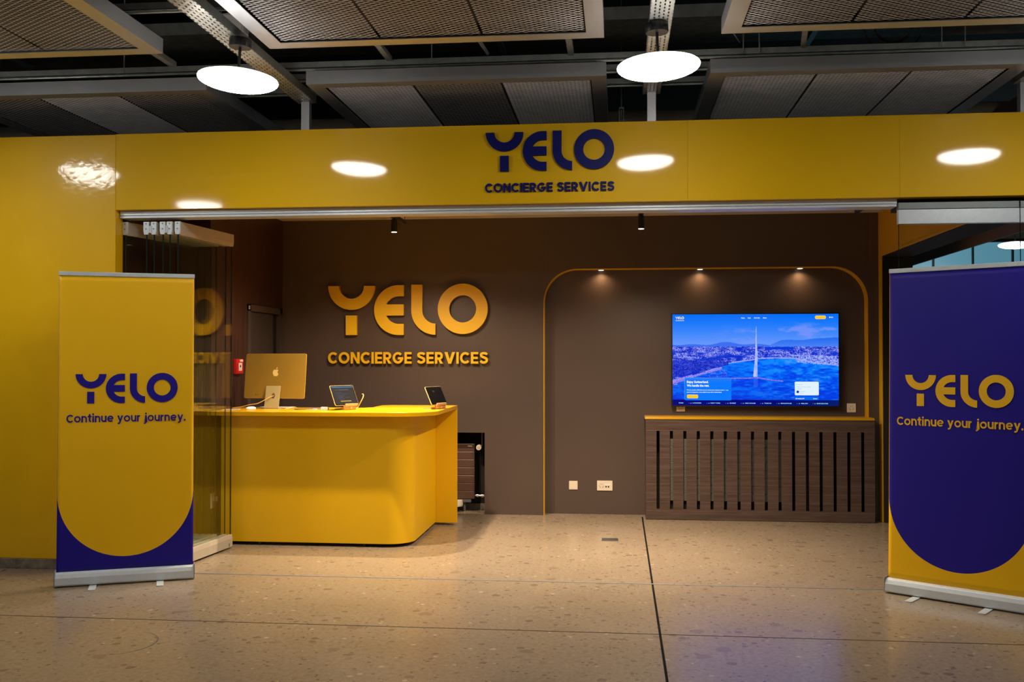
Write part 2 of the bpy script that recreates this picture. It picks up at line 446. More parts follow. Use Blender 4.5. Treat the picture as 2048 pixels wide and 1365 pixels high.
def logo_letters():
    """YELO shapes, unit = letter height, list of (L,R) strips and polygons"""
    t = 125 / 560
    def X(v): return (v - 108) / 560
    def Z(v): return (742 - v) / 560
    def ringstrip(cx, cz, ro, ri, a0, a1, n):
        o = arc(X(cx), Z(cz), ro / 560, ro / 560, a0, a1, n); i = arc(X(cx), Z(cz), ri / 560, ri / 560, a0, a1, n)
        return o, i
    out = []
    out.append(([ringstrip(377, 188, 269, 144, 180, 360, 36)], [[(X(312), Z(742)), (X(438), Z(742)), (X(438), Z(521)), (X(312), Z(521))]]))
    o, i = ringstrip(918, 462, 280, 155, 90, 270, 40)
    o = [(X(976), Z(182))] + o + [(X(976), Z(742))]; i = [(X(976), Z(307))] + i + [(X(976), Z(617))]
    out.append(([(o, i)], [[(X(740), Z(523)), (X(976), Z(523)), (X(976), Z(398)), (X(740), Z(398))]]))
    o, i = ringstrip(1337, 466, 274, 149, 180, 270, 24)
    o = [(X(1063), Z(179))] + o; i = [(X(1188), Z(179))] + i
    out.append(([(o, i)], []))
    out.append(([ringstrip(1645, 452, 281, 152, 0, 360, 64)], []))
    return out
def logo(width, parent, m, y0, y1, cx, zbase, per_letter=True, name='letter'):
    k = width / (1817 / 560)
    f = lambda p: (cx - width / 2 + p[0] * k, zbase + p[1] * k)
    mb = MB(); res = []
    for strips, polys in logo_letters():
        if per_letter: mb = MB()
        for L, Q in strips: mb.strip([f(p) for p in L], [f(p) for p in Q], 'y', y0, y1)
        for P in polys: mb.prism([f(p) for p in P], 'y', y0 - STG, y1)
        if per_letter: res.append(mb.build(name, m, parent))
    if not per_letter: res.append(mb.build(name, m, parent))
    return res

# ================================================================== THE SETTING
FY = 6.72
# floor: big terrazzo slab split by joints
mb = MB(); mb.box(-14, 14, -9, 26, -0.1, 0.0)
structure(mb.build('floor', M['floor']))
mb = MB(); mb.box(0.217, 0.230, -9, 9.48, 0.0, 0.0012)
structure(mb.build('trim_1', M['joint']))
mb = MB(); mb.box(-14, 14, 5.480, 5.486, 0, 0.001)
structure(mb.build('trim_2', M['joint']))
mb = MB(); mb.box(-3.53, 14, 6.675, 6.70, 0, 0.0015); mb.box(-3.53, 14, 6.682, 6.693, 0.0015, 0.0022)
structure(mb.build('trim_3', M['strip']))
# concrete deck above everything
mb = MB(); mb.box(-14, 14, -9, 26, 4.5, 4.7)
structure(mb.build('ceiling', M['void']))
# front left pier with skirting
mb = MB(); mb.box(-14, -3.531, FY, 6.83, 0.07, 3.076)
structure(mb.build('wall_front', M['yellow_wrap'], bevel=0.004))
mb = MB(); mb.box(-14, -3.533, FY - 0.012, 6.82, 0, 0.07)
structure(mb.build('baseboard_front', M['stone'], bevel=0.003))
# fascia over the opening, three boards side by side
mb = MB()
for x0, x1 in ((-3.5300, 0.4628), (0.4634, 1.8260), (1.8266, 14)):
    mb.box(x0, x1, FY, 6.98, 2.541, 3.078)
structure(mb.build('wall_header', M['yellow_gloss'], bevel=0.0008))

# interior ceiling
mb = MB(); mb.box(-3.7, 2.66, 6.99, 9.95, 2.83, 2.86)
structure(mb.build('ceiling', M['ceiling_in']))
# back wall with radiator recess and the niche opening (rounded top corners)
BY = 9.48; NY = 9.60
rz_, rx0, rx1 = 0.777, -2.5, -1.267
nx0, nx1, nt, nr = -0.703, 2.287, 2.338, 0.32
mb = MB()
mb.box(-3.30, rx0, BY, BY + .12, 0, 2.83); mb.box(rx0, rx1, BY, BY + .12, rz_, 2.83); mb.box(rx1, nx0 - .001, BY, BY + .12, 0, 2.83)
mb.box(nx1 + .001, 2.66, BY, BY + .12, 0, 2.83)
lo = [(nx0, nt - nr)] + arc(nx0 + nr, nt - nr, nr, nr, 180, 90, 20) + arc(nx1 - nr, nt - nr, nr, nr, 90, 0, 20)
up = [(p[0], 2.83) for p in lo]
mb.strip(lo, up, 'y', BY, BY + .12)
structure(mb.build('wall_back', M['brown_wall']))
mb = MB(); mb.box(nx0 - .15, nx1 + .15, NY, NY + .05, 0, 2.60)
structure(mb.build('wall_niche', M['brown_wall']))
mb = MB(); mb.box(rx0 - .1, rx1 + .0, 9.78, 9.82, 0, .9); mb.box(rx0 - .1, rx1, 9.60, 9.82, .80, .86); mb.box(rx1 + .001, rx1 + .05, 9.60, 9.8, 0, .86)
structure(mb.build('wall_recess', M['recess']))
mb = MB(); mb.box(rx0, rx1, 9.765, 9.78, 0, .06)
structure(mb.build('baseboard_recess', M['stone']))
# yellow reveal lining the niche
path_o = [(nx0, 0.0), (nx0, nt - nr)] + arc(nx0 + nr, nt - nr, nr, nr, 180, 90, 24) + arc(nx1 - nr, nt - nr, nr, nr, 90, 0, 24) + [(nx1, 0.0)]
r2 = nr - 0.006
path_i = [(nx0 + .006, 0.0), (nx0 + .006, nt - nr)] + arc(nx0 + nr, nt - nr, r2, r2, 180, 90, 24) + arc(nx1 - nr, nt - nr, r2, r2, 90, 0, 24) + [(nx1 - .006, 0.0)]
mb = MB(); mb.strip(path_o, path_i, 'y', BY - .004, NY)
structure(mb.build('trim_4', M['yellow_wall'], smooth=True))

# left side wall, wood panelled, with stone skirting
mb = MB(); mb.box(-3.42, -3.262, 7.74, 8.545, 0, 2.83); mb.box(-3.40, -3.262, 8.545, 9.45, 1.975, 2.83); mb.box(-3.40, -3.262, 9.45, BY, 0, 2.83)
mb.box(-3.72, -3.56, 6.99, 7.74, 0, 2.83); mb.box(-3.72, -3.56, 6.832, 6.99, 0, 2.535); mb.box(-3.72, -3.42, 7.74, 7.84, 0, 2.83)
structure(mb.build('wall_left', M['wood']))
mb = MB(); mb.box(-3.262, -3.248, 7.742, 8.54, 0, 0.075); structure(mb.build('baseboard_left', M['stone']))
d = bpy.data.objects.new('door_1', None); col.objects.link(d); d.location = (-3.262, 8.55, 0); structure(d)
mb = MB(); mb.box(-.06, .012, 0, .06, 0, 1.97); mb.box(-.06, .012, .84, .895, 0, 1.97); mb.box(-.06, .012, 0, .895, 1.91, 1.97)
mb.build('door_frame', M['door_frame'], d, bevel=.002)
mb = MB(); mb.box(-.05, -.01, .062, .70, 0.008, 1.905); mb.build('door_leaf', M['door_grey'], d, bevel=.002)
mb = MB(); mb.box(-.055, -.03, .706, .84, 0.008, 1.908); mb.build('door_side_panel', M['black'], d)
mb = MB(); mb.box(.012, .014, .005, .03, 1.925, 1.955); mb.cur = 1; mb.box(.014, .0145, .010, .025, 1.932, 1.937); mb.box(.014, .0145, .010, .015, 1.937, 1.95); mb.box(.014, .0145, .015, .025, 1.945, 1.949)
mb.build('door_sticker', None, d, mats=[M['white'], M['hole']])

# right side wall: yellow bulkhead over a long opening, jamb at the back
XR = 2.38
mb = MB(); mb.box(XR, XR + .28, 6.99, BY - .001, 2.435, 2.829); mb.box(XR, XR + .28, 9.39, BY - .001, 0, 2.435)
structure(mb.build('wall_right', M['yellow_wall'], bevel=.003))
mb = MB(); mb.box(XR + .012, XR + .275, 7.0, 9.388, 2.413, 2.435); mb.box(XR + .012, XR + .275, 9.375, 9.389, 0, 2.413)
structure(mb.build('trim_5', M['recess']))
mb = MB(); mb.box(XR - .006, XR + .012, 7.0, 9.39, 2.420, 2.437)
structure(mb.build('trim_6', M['yellow_wall']))
mb = MB(); mb.box(3.19, 3.21, 7.0, 16.9, 2.50, 3.6)
structure(mb.build('wall_bulkhead', M['mauve']))
# daylit glazing of the hall behind
w = bpy.data.objects.new('window_1', None); col.objects.link(w); w.location = (0, 17, 0); structure(w)
mb = MB(); mb.box(2.66, 12, 0.0, .02, 0.05, 3.42); mb.build('pane', M['daylight'], w)
mb = MB()
for i in range(-4, 10): mb.box(5.74 + i * .62, 5.765 + i * .62, -.05, -.001, 0.05, 3.42)
mb.box(2.66, 12, -.06, -.001, 0, .05); mb.box(2.66, 12, -.06, -.001, 3.37, 3.42); mb.box(2.66, 12, -.06, -.001, 1.9, 1.915)
mb.build('window_frame', M['black'], w)
mb = MB(); mb.box(2.66, 14, 16.99, 17.2, 3.42, 4.5); structure(mb.build('wall_rear', M['alu_dark']))

# ================================================================== header track, glass leaves
mb = MB()
mb.box(-3.525, 1.822, 6.775, 6.90, 2.508, 2.5405)
mb.box(-3.525, 1.822, 6.784, 6.90, 2.502, 2.508)
mb.box(-3.525, 1.818, 6.770, 6.905, 2.488, 2.502)
structure(mb.build('trim_7', M['alu'], bevel=.0012))

def leaf(fx, bx, yb, label):
    fy = 6.82
    L = math.hypot(bx - fx, yb - fy); a = math.atan2(-(bx - fx), yb - fy)
    t = thing('folding_glass_leaf', label, 'glass door', (fx, fy, 0), a, 'folded glass door leaves stacked beside the left pier')
    mb = MB(); mb.box(-.005, .005, 0, L, .10, 2.39); g_ = mb.build('glass_pane', M['glass'], t)
    mb = MB(); mb.box(-.0052, .0052, -.0012, 0, .10, 2.39); mb.box(-.0052, .0052, L, L + .0012, .10, 2.39); mb.build('polished_edge', M['glass_edge'], g_)
    prof = [(-.013, 0), (.013, 0), (.018, .03), (.018, .093), (-.018, .093), (-.018, .03)]
    mb = MB(); mb.prism([(x, z + 2.372) for x, z in prof], 'y', .004, L + .004)
    mb.box(-.0185, .0185, .004, L + .004, 2.418, 2.4195); mb.build('top_rail', M['alu_warm'], t)
    mb = MB(); mb.prism([(x, .107 - z) for x, z in prof[::-1]], 'y', .004, L + .004); mb.build('bottom_rail', M['alu_warm'], t)
    mb = MB(); mb.prism([(-.016, 2.374), (.016, 2.374), (.022, 2.40), (.022, 2.466), (-.022, 2.466), (-.022, 2.40)], 'y', -.012, .003)
    cap = mb.build('end_cap', M['alu'], t, bevel=.002)
    mb = MB()
    for z in (2.452, 2.415): MB().tube([(0, -.012, z), (0, -.0145, z)], .0055, 12).build('screw', M['alu_dark'], cap)
    mb = MB(); mb.box(.0185, .0215, L - .06, L - .045, .022, .045); mb.build('latch', M['chrome'], t)
    return t
lbl = ['glass door leaf nearest the left pier, edge against the yellow jamb', 'second folded glass leaf counted from the left pier', 'third folded glass leaf counted from the left pier',
       'fourth folded glass leaf counted from the left pier', 'fifth folded glass leaf, just left of the outermost one', 'rightmost folded glass leaf with its whole aluminium rail in view, beside the counter']
fronts = (-3.505, -3.347, -3.291, -3.225, -3.173, -3.114); backs = (-3.306, -3.249, -3.200, -3.155, -3.077, -3.031)
for i in range(6):
    t = leaf(fronts[i], backs[i], 7.60, lbl[i])
    if i in (1, 3):
        mb = MB(); xm = (fronts[i + 1] - fronts[i]) / 2
        mb.box(xm - .012, xm + .012, -.016, 0.0, 2.385, 2.437); mb.tube([(xm, -.016, 2.385), (xm, -.016, 2.437)], .0055, 12)
        h = mb.build('hinge', M['alu'], t); h.rotation_euler = (0, 0, -t.rotation_euler.z)

# fixed glazing on the right, behind the purple banner
def fixed_pane(x0, x1, label):
    t = thing('fixed_glass_panel', label, 'glass panel', (x0, 6.775, 0))
    W = x1 - x0
    mb = MB(); mb.box(0.006, W, .004, .016, .06, 2.40); g_ = mb.build('glass_pane', M['glass'], t)
    mb = MB(); mb.box(.0045, .006, .0038, .0162, .06, 2.372); mb.build('polished_edge', M['glass_edge'], g_)
    mb = MB(); mb.box(0, W, -.012, .032, 2.372, 2.466); mb.build('clamp_rail', M['alu'], t, bevel=.002)
    mb = MB(); mb.box(.003, W, -.006, .06, 2.470, 2.513); mb.build('head_rail', M['alu_dark'], t, bevel=.002)
    mb = MB(); mb.box(0, W, -.012, .032, 0.003, .09); mb.build('bottom_rail', M['alu'], t, bevel=.002)
    return t
mb = MB(); mb.box(1.83, 14, 6.84, 6.96, 2.47, 2.540); structure(mb.build('trim_8', M['recess']))
fixed_pane(1.828, 2.585, 'fixed clear glass panel with pale aluminium clamp rail behind the purple banner')
fixed_pane(2.590, 3.60, 'fixed clear glass panel at the right edge of the photo')

# ================================================================== CEILING: rafts, trays, lamps
def raft(x0, y0, w, dpt, label, tilts, group='suspended mesh ceiling panels'):
    Z0 = 3.30; H_ = .088; F_ = .098
    t = thing('ceiling_panel', label, 'ceiling panel', (x0, y0, Z0), 0, group)
    mb = MB()
    mb.box(0, w, 0, F_, 0, .004); mb.box(0, w, dpt - F_, dpt, 0, .004); mb.box(0, F_, F_, dpt - F_, 0, .004); mb.box(w - F_, w, F_, dpt - F_, 0, .004)
    mb.box(0, w, 0, .003, .004, H_); mb.box(0, w, dpt - .003, dpt, .004, H_); mb.box(0, .003, .003, dpt - .003, .004, H_); mb.box(w - .003, w, .003, dpt - .003, .004, H_)
    mb.build('frame', M['raft_frame'], t)
    n = 3; tw = (w - 2 * F_) / n
    for k in range(n):
        mb = MB(); xa = F_ + k * tw + .007; xb = F_ + (k + 1) * tw - .007; ya = F_ + .003; yb = dpt - F_ - .003
        SW, LW = .036, .052
        rows = int((yb - ya) / (SW / 2)); cols = int((xb - xa) / (LW / 2))
        dx = (xb - xa) / cols; tl = tilts[k]
        c_, s_ = math.cos(tl) * .0030, math.sin(tl) * .0030
        for r_ in range(rows):
            b = len(mb.v); yc = ya + (r_ + .5) * SW / 2
            for j in range(cols + 1):
                y = yc + (SW / 4 - .001) * (1 if (j + r_) % 2 else -1)
                mb.v += [(xa + j * dx, y - c_, .012 - s_), (xa + j * dx, y + c_, .012 + s_)]
            for j in range(cols): mb.face([b + 2 * j, b + 2 * j + 2, b + 2 * j + 3, b + 2 * j + 1])
        mb.build('mesh_tile', M['mesh'], t, fix=False)
    mb = MB(); mb.box(.006, w - .006, .006, dpt - .006, .062, .066); mb.build('backing_sheet', M['recess'], t)
    return t
A, B_ = R(-10), R(-58)
raft(-2.044, 6.39, 1.972, 1.95, 'mesh ceiling panel in the middle above the fascia, outer tiles lighter than its middle tile', (B_, A, B_))
raft(-4.72, 6.45, 1.967, 1.95, 'mesh ceiling panel at the left just above the fascia with a pale middle tile', (A, B_, A))
raft(0.585, 6.40, 1.95, 1.95, 'mesh ceiling panel at the right just above the fascia', (B_, B_, B_))
raft(-2.018, 3.68, 1.943, 1.95, 'mesh ceiling panel cut by the top of the photo, in the middle', (A, A, A))
raft(-4.63, 3.70, 1.95, 1.95, 'mesh ceiling panel cut by the top left corner of the photo', (A, A, A))
raft(0.575, 3.68, 1.95, 1.95, 'mesh ceiling panel cut by the top right corner of the photo', (A, A, A))

# strut rails running left to right over the panels
def rail_x(y, z, x0, x1, label):
    mb = MB()
    mb.box(x0, x1, y - .020, y + .020, z, z + .004); mb.box(x0, x1, y - .020, y - .017, z, z + .042); mb.box(x0, x1, y + .017, y + .020, z, z + .042)
    mb.tube([(x0, y, z - .006), (x1, y, z - .006)], .008, 8)
    tag(mb.build('strut_rail', M['galv']), label, 'metal rail', 'galvanised strut rails across the ceiling')
rail_x(6.52, 3.44, -7, 7, 'galvanised rail over the near edge of the panels above the fascia, frontmost of three')
rail_x(6.79, 3.44, -7, 7, 'galvanised rail above the fascia, middle one of three')
rail_x(7.14, 3.44, -7, 7, 'galvanised rail above the fascia, rearmost and lowest in the photo of three')
rail_x(5.33, 3.44, -7, 7, 'galvanised rail over the upper row of panels near the top of the photo')

# narrow perforated trays carrying the lamps
def tray(x0, x1, label):
    t = thing('cable_tray', label, 'cable tray', ((x0 + x1) / 2, 5, 3.30), 0, 'narrow perforated cable trays')
    hw = (x1 - x0) / 2
    mb = MB(); mb.box(-hw, hw, -4, 1.88, 0, .002); mb.build('tray_floor', M['tray'], t)
    mb = MB(); mb.box(-hw, -hw + .002, -4, 1.88, .002, .055); mb.box(hw - .002, hw, -4, 1.88, .002, .055); mb.build('tray_side', M['galv'], t)
    mb = MB(); mb.box(-.029, .029, 1.83, 1.885, -.30, .055); mb.build('support_post', M['raft_frame'], t)
    return t
tray(-2.255, -2.125, 'narrow perforated cable tray above the left lamp')
tray(.170, .290, 'narrow perforated cable tray above the right lamp')
tray(2.59, 2.71, 'narrow perforated cable tray at the far right above the fascia')

# wide cable tray crossing at a higher level
t = thing('wide_cable_tray', 'wide perforated cable tray crossing high behind the lamps', 'cable tray', (0, 7.35, 3.88))
mb = MB(); mb.box(-9, 9, -.30, .30, 0, .003); mb.box(-5.2, -4.5, .30, 1.6, 0, .003); mb.box(-4.5, -3.6, .30, .75, 0, .003); mb.build('tray_floor', M['tray_wide'], t)
mb = MB(); mb.box(-9, 9, -.303, -.30, 0, .09); mb.box(-9, 9, .30, .303, .01, .09)
for x in (-7.5, -4.8, -2.9, -.9, 1.4, 3.6): mb.box(x, x + .04, -.36, .36, -.03, -.001); mb.tube([(x + .02, -.34, -.03), (x + .02, -.34, .6)], .005, 6); mb.tube([(x + .02, .34, -.03), (x + .02, .34, .6)], .005, 6)
mb.build('tray_side', M['galv'], t)
# white junction box hung by the tray
t = thing('sensor_box', 'white box with a small blue label hanging beside the left cable tray', 'junction box', (-2.50, 6.30, 3.60))
mb = MB(); mb.box(-.085, .085, -.05, .05, 0, .15); mb.build('housing', M['white'], t, bevel=.02)
mb = MB(); mb.box(-.045, .075, -.04, .04, -.05, -.001); mb.build('cover', M['base_grey'], t, bevel=.01)
mb = MB(); mb.box(-.005, .055, -.0415, -.040, -.035, -.01); mb.build('label_plate', M['navy'], t)
mb = MB(); mb.tube([(0, 0, .15), (0, 0, .9)], .006, 6); mb.build('hanger', M['galv'], t)
# loose struts, rods and cables between the panels
def rod(p, q, r, name, label, cat, m='galv', n=8):
    mb = MB(); mb.tube([p, q], r, n); return tag(mb.build(name, M[m]), label, cat)
def bar(p, q, wd, name, label, cat, group=None):
    p, q = Vector(p), Vector(q); d = (q - p); rot = d.to_track_quat('Y', 'Z').to_matrix().to_4x4(); rot.translation = (p + q) / 2
    mb = MB(); mb.obox(rot, wd, d.length, .004)
    for s_ in (-1, 1):
        r2_ = rot @ Matrix.Translation((s_ * wd / 2, 0, wd * .4)); mb.obox(r2_, .003, d.length, wd * .8)
    return tag(mb.build(name, M['galv']), label, cat, group)
bar((-2.98, 5.3, 3.46), (-2.98, 6.44, 3.46), .04, 'strut_bar', 'slotted strut between the two left ceiling panels', 'metal bar')
bar((-1.50, 5.4, 3.46), (-1.50, 6.46, 3.46), .035, 'strut_bar', 'slotted strut between the two middle panels, left one', 'metal bar')
bar((-.30, 5.4, 3.46), (-.30, 6.46, 3.46), .035, 'strut_bar', 'slotted strut between the two middle panels, right one', 'metal bar')
bar((1.03, 5.5, 3.46), (1.17, 6.46, 3.46), .03, 'strut_bar', 'short slotted strut between the two right panels', 'metal bar')
rod((-.92, 5.5, 3.5), (-.85, 6.5, 3.5), .012, 'conduit', 'thin pipe between the two middle panels', 'pipe')
# diagonal conduit bundle on the right
mb = MB()
for k in range(5): mb.tube([(.70 + .01 * k, 6.60 + .02 * k, 3.50), (1.2, 6.95 + .03 * k, 3.62 + .008 * k), (2.3, 7.6 + .03 * k, 3.75 + .008 * k), (4, 8.4, 3.9)], .009, 6)
tag(mb.build('conduit_bundle', M['void']), 'dark diagonal conduit bundle above the right ceiling panels', 'conduit')
mb = MB(); mb.tube([(.60, 5.75, 3.42), (.78, 6.5, 3.52)], .004, 6); tag(mb.build('stay_wire', M['galv']), 'thin slanting wire at the left corner of the right panels', 'wire')
for i, (x, lb) in enumerate(((.80, 'thin hanging rod, left one of the pair over the right panel'), (.90, 'thin hanging rod, right one of the pair over the right panel'), (2.02, 'thin hanging rod beside the coiled cable, left one'), (2.16, 'thin hanging rod beside the coiled cable, right one'), (-3.35, 'thin hanging rod left of the left lamp'), (-1.22, 'thin hanging rod over the middle panel'))):
    o = rod((x, 6.48, 3.44), (x, 6.48, 4.5), .004, 'threaded_rod', lb, 'rod'); o['group'] = 'threaded hanging rods'
t = thing('cable_coil', 'coiled grey cable hanging above the right ceiling panel', 'cable', (1.83, 6.85, 3.72))
mb = MB()
for rr in (.115, .125, .19): mb.tube([(rr * math.cos(a / 24 * PI) , .01 * a / 24, rr * math.sin(a / 24 * PI)) for a in range(0, 49)], .005, 6, False)
mb.tube([(.03 * math.cos(a / 12 * PI), -.02, .07 + .03 * math.sin(a / 12 * PI)) for a in range(25)], .004, 6, False)
mb.build('cable_loop', M['void'], t)
# silver duct behind the fascia
mb = MB(); mb.tube([(-8, 9.05, 3.60), (8, 9.05, 3.60)], .12, 28)
for x in (-6, -3, 0, .95, 3, 5): mb.tube([(x, 9.05, 3.60), (x + .05, 9.05, 3.60)], .124, 28)
tag(mb.build('air_duct', M['alu_warm'], smooth=True), 'round silver air duct just over the yellow fascia', 'duct')
t = thing('clamp_bracket', 'small bright bracket on a rod right of the middle panel', 'bracket', (.03, 7.9, 3.36))
mb = MB(); mb.box(-.02, .02, -.005, .005, .10, .11); mb.box(-.02, -.014, -.005, .005, 0, .10); mb.box(.014, .02, -.005, .005, 0, .10); mb.box(-.02, .02, -.005, .005, -.006, 0); mb.build('strap', M['galv'], t)
mb = MB(); mb.tube([(0, 0, .11), (0, 0, 1.14)], .004, 6); mb.tube([(0, 0, .02), (0, 0, .09)], .006, 8); mb.build('rod', M['galv'], t)

# opal disc lamps
def lamp(x, y, z, label, tilt=0.0, rod=True):
    t = thing('pendant_lamp', label, 'lamp', (x, y, z), 0, 'round opal pendant lamps')
    t.rotation_euler = (0, tilt, 0)
    prof = []
    for k in range(-10, 11):
        a = k / 10 * PI / 2
        zz = math.sin(a); prof.append((max(.0015, .222 * math.cos(a)), zz * (.056 if zz < 0 else .045)))
    mb = MB(); mb.lathe(prof[:12], n=64); mb.build('lamp_shade', M['lamp'], t, smooth=True)
    mb = MB(); mb.lathe([(p[0] - .0005, p[1]) for p in prof[12:]], n=64); mb.build('shade_top', M['lamp_top'], t, smooth=True)
    mb = MB(); mb.tube([(0, 0, .055), (0, 0, .19)], .008, 10); mb.build('stem', M['black'], t)
    mb = MB(); mb.lathe([(.06, .182), (.062, .186), (.062, .226), (.06, .230)], n=36); mb.build('ceiling_rose', M['black'], t, smooth=True)
    if rod: mb = MB(); mb.tube([(0, 0, .231), (0, 0, 4.5 - z)], .008, 8); mb.build('suspension_rod', M['black'], t)
    return t
lamp(.219, 5.40, 3.062, 'glowing round opal lamp in the gap between the middle and right panels', R(-2.5), False)
lamp(-2.12, 5.40, 3.058, 'glowing round opal lamp in the gap between the left and middle panels', R(3.5), False)
lamp(2.70, 5.40, 3.06, 'glowing round opal lamp beyond the right edge, seen mirrored in the fascia', 0, False)
lamp(-4.45, 5.40, 3.06, 'glowing round opal lamp beyond the left edge, seen mirrored in the yellow pier')
lamp(-4.28, 3.58, 3.06, 'glowing round opal lamp seen mirrored at the lower left of the fascia')
lamp(5.63, 14.9, 3.10, 'glowing round opal lamp seen through the glass at the far right')
for x, y, lb in ((-2.1, -1.2, 'left'), (2.6, -1.2, 'right'), (.2, -3.6, 'farthest')):  # unseen lamps added behind the camera to light the banner fronts
    lamp(x, y, 3.06, 'added round opal lamp, unseen behind the viewer, %s one' % lb)

# ================================================================== SIGNS
t = thing('fascia_sign', 'dark blue YELO CONCIERGE SERVICES sign letters on the yellow fascia', 'sign', (0, FY, 0))
logo(.866, t, M['navy'], -.022, -.001, -.457, 2.757)
word_mesh('CONCIERGE SERVICES', .872, .0615, .205, .115, 'letter', M['navy'], t, -.014, -.001, -.459, 2.616, single=False)
t = thing('wall_sign', 'golden yellow YELO CONCIERGE SERVICES sign letters on the brown back wall', 'sign', (0, BY, 0))
logo(1.555, t, M['yellow_letter'], -.055, -.018, -2.010, 1.712)
word_mesh('CONCIERGE SERVICES', 1.560, .111, .205, .115, 'letter', M['yellow_letter'], t, -.048, -.030, -2.010, 1.437, single=False)
# pins that hold the letters off the wall
mb = MB()
for i in range(17): mb.box(-2.74 + i * .09, -2.735 + i * .09, -.026, -.0005, 1.48, 1.485)
for x, z in ((-2.55, 1.98), (-2.55, 1.80), (-2.18, 2.12), (-2.18, 1.77), (-1.90, 2.05), (-1.75, 1.76), (-1.63, 1.95), (-1.28, 1.95)): mb.box(x, x + .006, -.02, -.0005, z, z + .006)
mb.build('mounting_pin', M['black'], t)

# ================================================================== ROLL-UP BANNERS
def banner_material(name, top, bottom, rad, zc):
    m = mat(name, top, 0.5, spec=0.25); g = NT(m)
    tc = g.add('ShaderNodeTexCoord'); s = g.add('ShaderNodeSeparateXYZ'); g.link(tc.outputs['Object'], s.inputs[0])
    dz = g.math('MINIMUM', g.math('SUBTRACT', s.outputs[2], zc), 0.0)
    dd = g.math('SQRT', g.math('ADD', g.math('MULTIPLY', s.outputs[0], s.outputs[0]), g.math('MULTIPLY', dz, dz)))
    g.link(g.mix(g.math('GREATER_THAN', dd, rad), top, bottom), g.b.inputs['Base Color'])
    return m
PURP = (0.012, 0.006, 0.24); PRINTY = (0.80, 0.455, 0.003)
def banner(loc, rz, fabric, ink, ztop, lean, label, ribx):
    t = thing('rollup_banner', label, 'banner', loc, rz)
    W = .425
    prof = [(0.0, .012), (.004, .004), (.012, 0.002), (.085, .002), (.095, .012), (.095, .060), (.082, .083), (.060, .088), (.030, .088), (.012, .080), (.002, .055)]
    mb = MB(); mb.prism([(y, z + .006) for y, z in prof], 'x', -W - .005, W + .005); base = mb.build('base_cassette', M['alu'], t, bevel=.0015)
    for s_ in (-1, 1):
        mb = MB(); mb.box(s_ * (W + .005) + (0 if s_ > 0 else -.006), s_ * (W + .005) + (.006 if s_ > 0 else 0), .002, .092, .008, .103)
        mb.build('end_cap', M['alu_dark'], base, bevel=.002)
    for fx in ribx:
        pts = [(fx - .022, .09), (fx + .022, .09), (fx + .026, -.13)] + arc(fx + .004, -.13, .024, .014, 0, -180, 8) + [(fx - .018, -.13)]
        mb = MB(); mb.prism(pts[::-1], 'z', 0.0005, .0055); f = mb.build('foot', M['alu_matt'], t); tag(f, 'swivelling metal foot')
    # fabric, slightly leaning back and gently waved
    n = 40; k = 46; b = MB(); z0 = .088
    for j in range(k + 1):
        v_ = j / k
        for i in range(n + 1):
            u = i / n
            x = -W + 2 * W * u
            edge = abs(2 * u - 1)
            y = .045 + lean * v_ + .003 * math.sin(v_ * 9 + u * 3) * (1 - v_) * v_ * 2 + .006 * (edge ** 6) * math.sin(PI * v_)
            b.v.append((x, y, z0 + (ztop - z0) * v_))
    for j in range(k):
        for i in range(n):
            a = j * (n + 1) + i; b.face([a, a + 1, a + n + 2, a + n + 1])
    fo = b.build('printed_fabric', fabric, t, smooth=True, fix=False)
    sm = fo.modifiers.new('thickness', 'SOLIDIFY'); sm.thickness = .0006; sm.offset = 1
    def plane_y(z): return .045 + lean * (z - z0) / (ztop - z0)
    ta = math.atan2(-lean, ztop - z0)
    yz = plane_y(1.2)
    # printed marks: built flat, then laid on the leaning fabric
    for o in logo(.640, t, ink, -.0005, .0005, 0, 1.192 - 1.2, per_letter=False, name='printed_logo') + \
             word_mesh('Continue your journey.', .745, .052, .178, .085, 'printed_slogan', ink, t, -.0005, .0005, 0, 1.068 - 1.2):
        o.location = (0, yz - .0035, 1.2); o.rotation_euler = (ta, 0, 0)
    mb = MB(); mb.box(-W - .002, W + .002, .045 + lean - .008, .045 + lean + .008, ztop - .006, ztop + .022); tb = mb.build('top_rail', M['alu_matt'], t, bevel=.003)
    mb = MB(); mb.tube([(0, .078, .09), (0, .047 + lean + .010, ztop)], .007, 10); mb.build('support_pole', M['alu_dark'], t)
    return t
fa1 = banner_material('yellow_banner_print', PRINTY, PURP, .4235, .176 + .4235)
fa2 = banner_material('purple_banner_print', PURP, PRINTY, .4235, .182 + .4235)
banner((-3.2385, 6.3245, 0), math.atan2(.347, .791), fa1, M['purple'], 2.045, .05, 'yellow roll-up banner with purple lower corners and purple lettering', (-.20, .215))
banner((2.030, 6.336, 0), math.atan2(-.488, .667), fa2, M['yellow_print'], 2.045, .05, 'purple roll-up banner with yellow lower corners and yellow lettering', (-.235, .19))

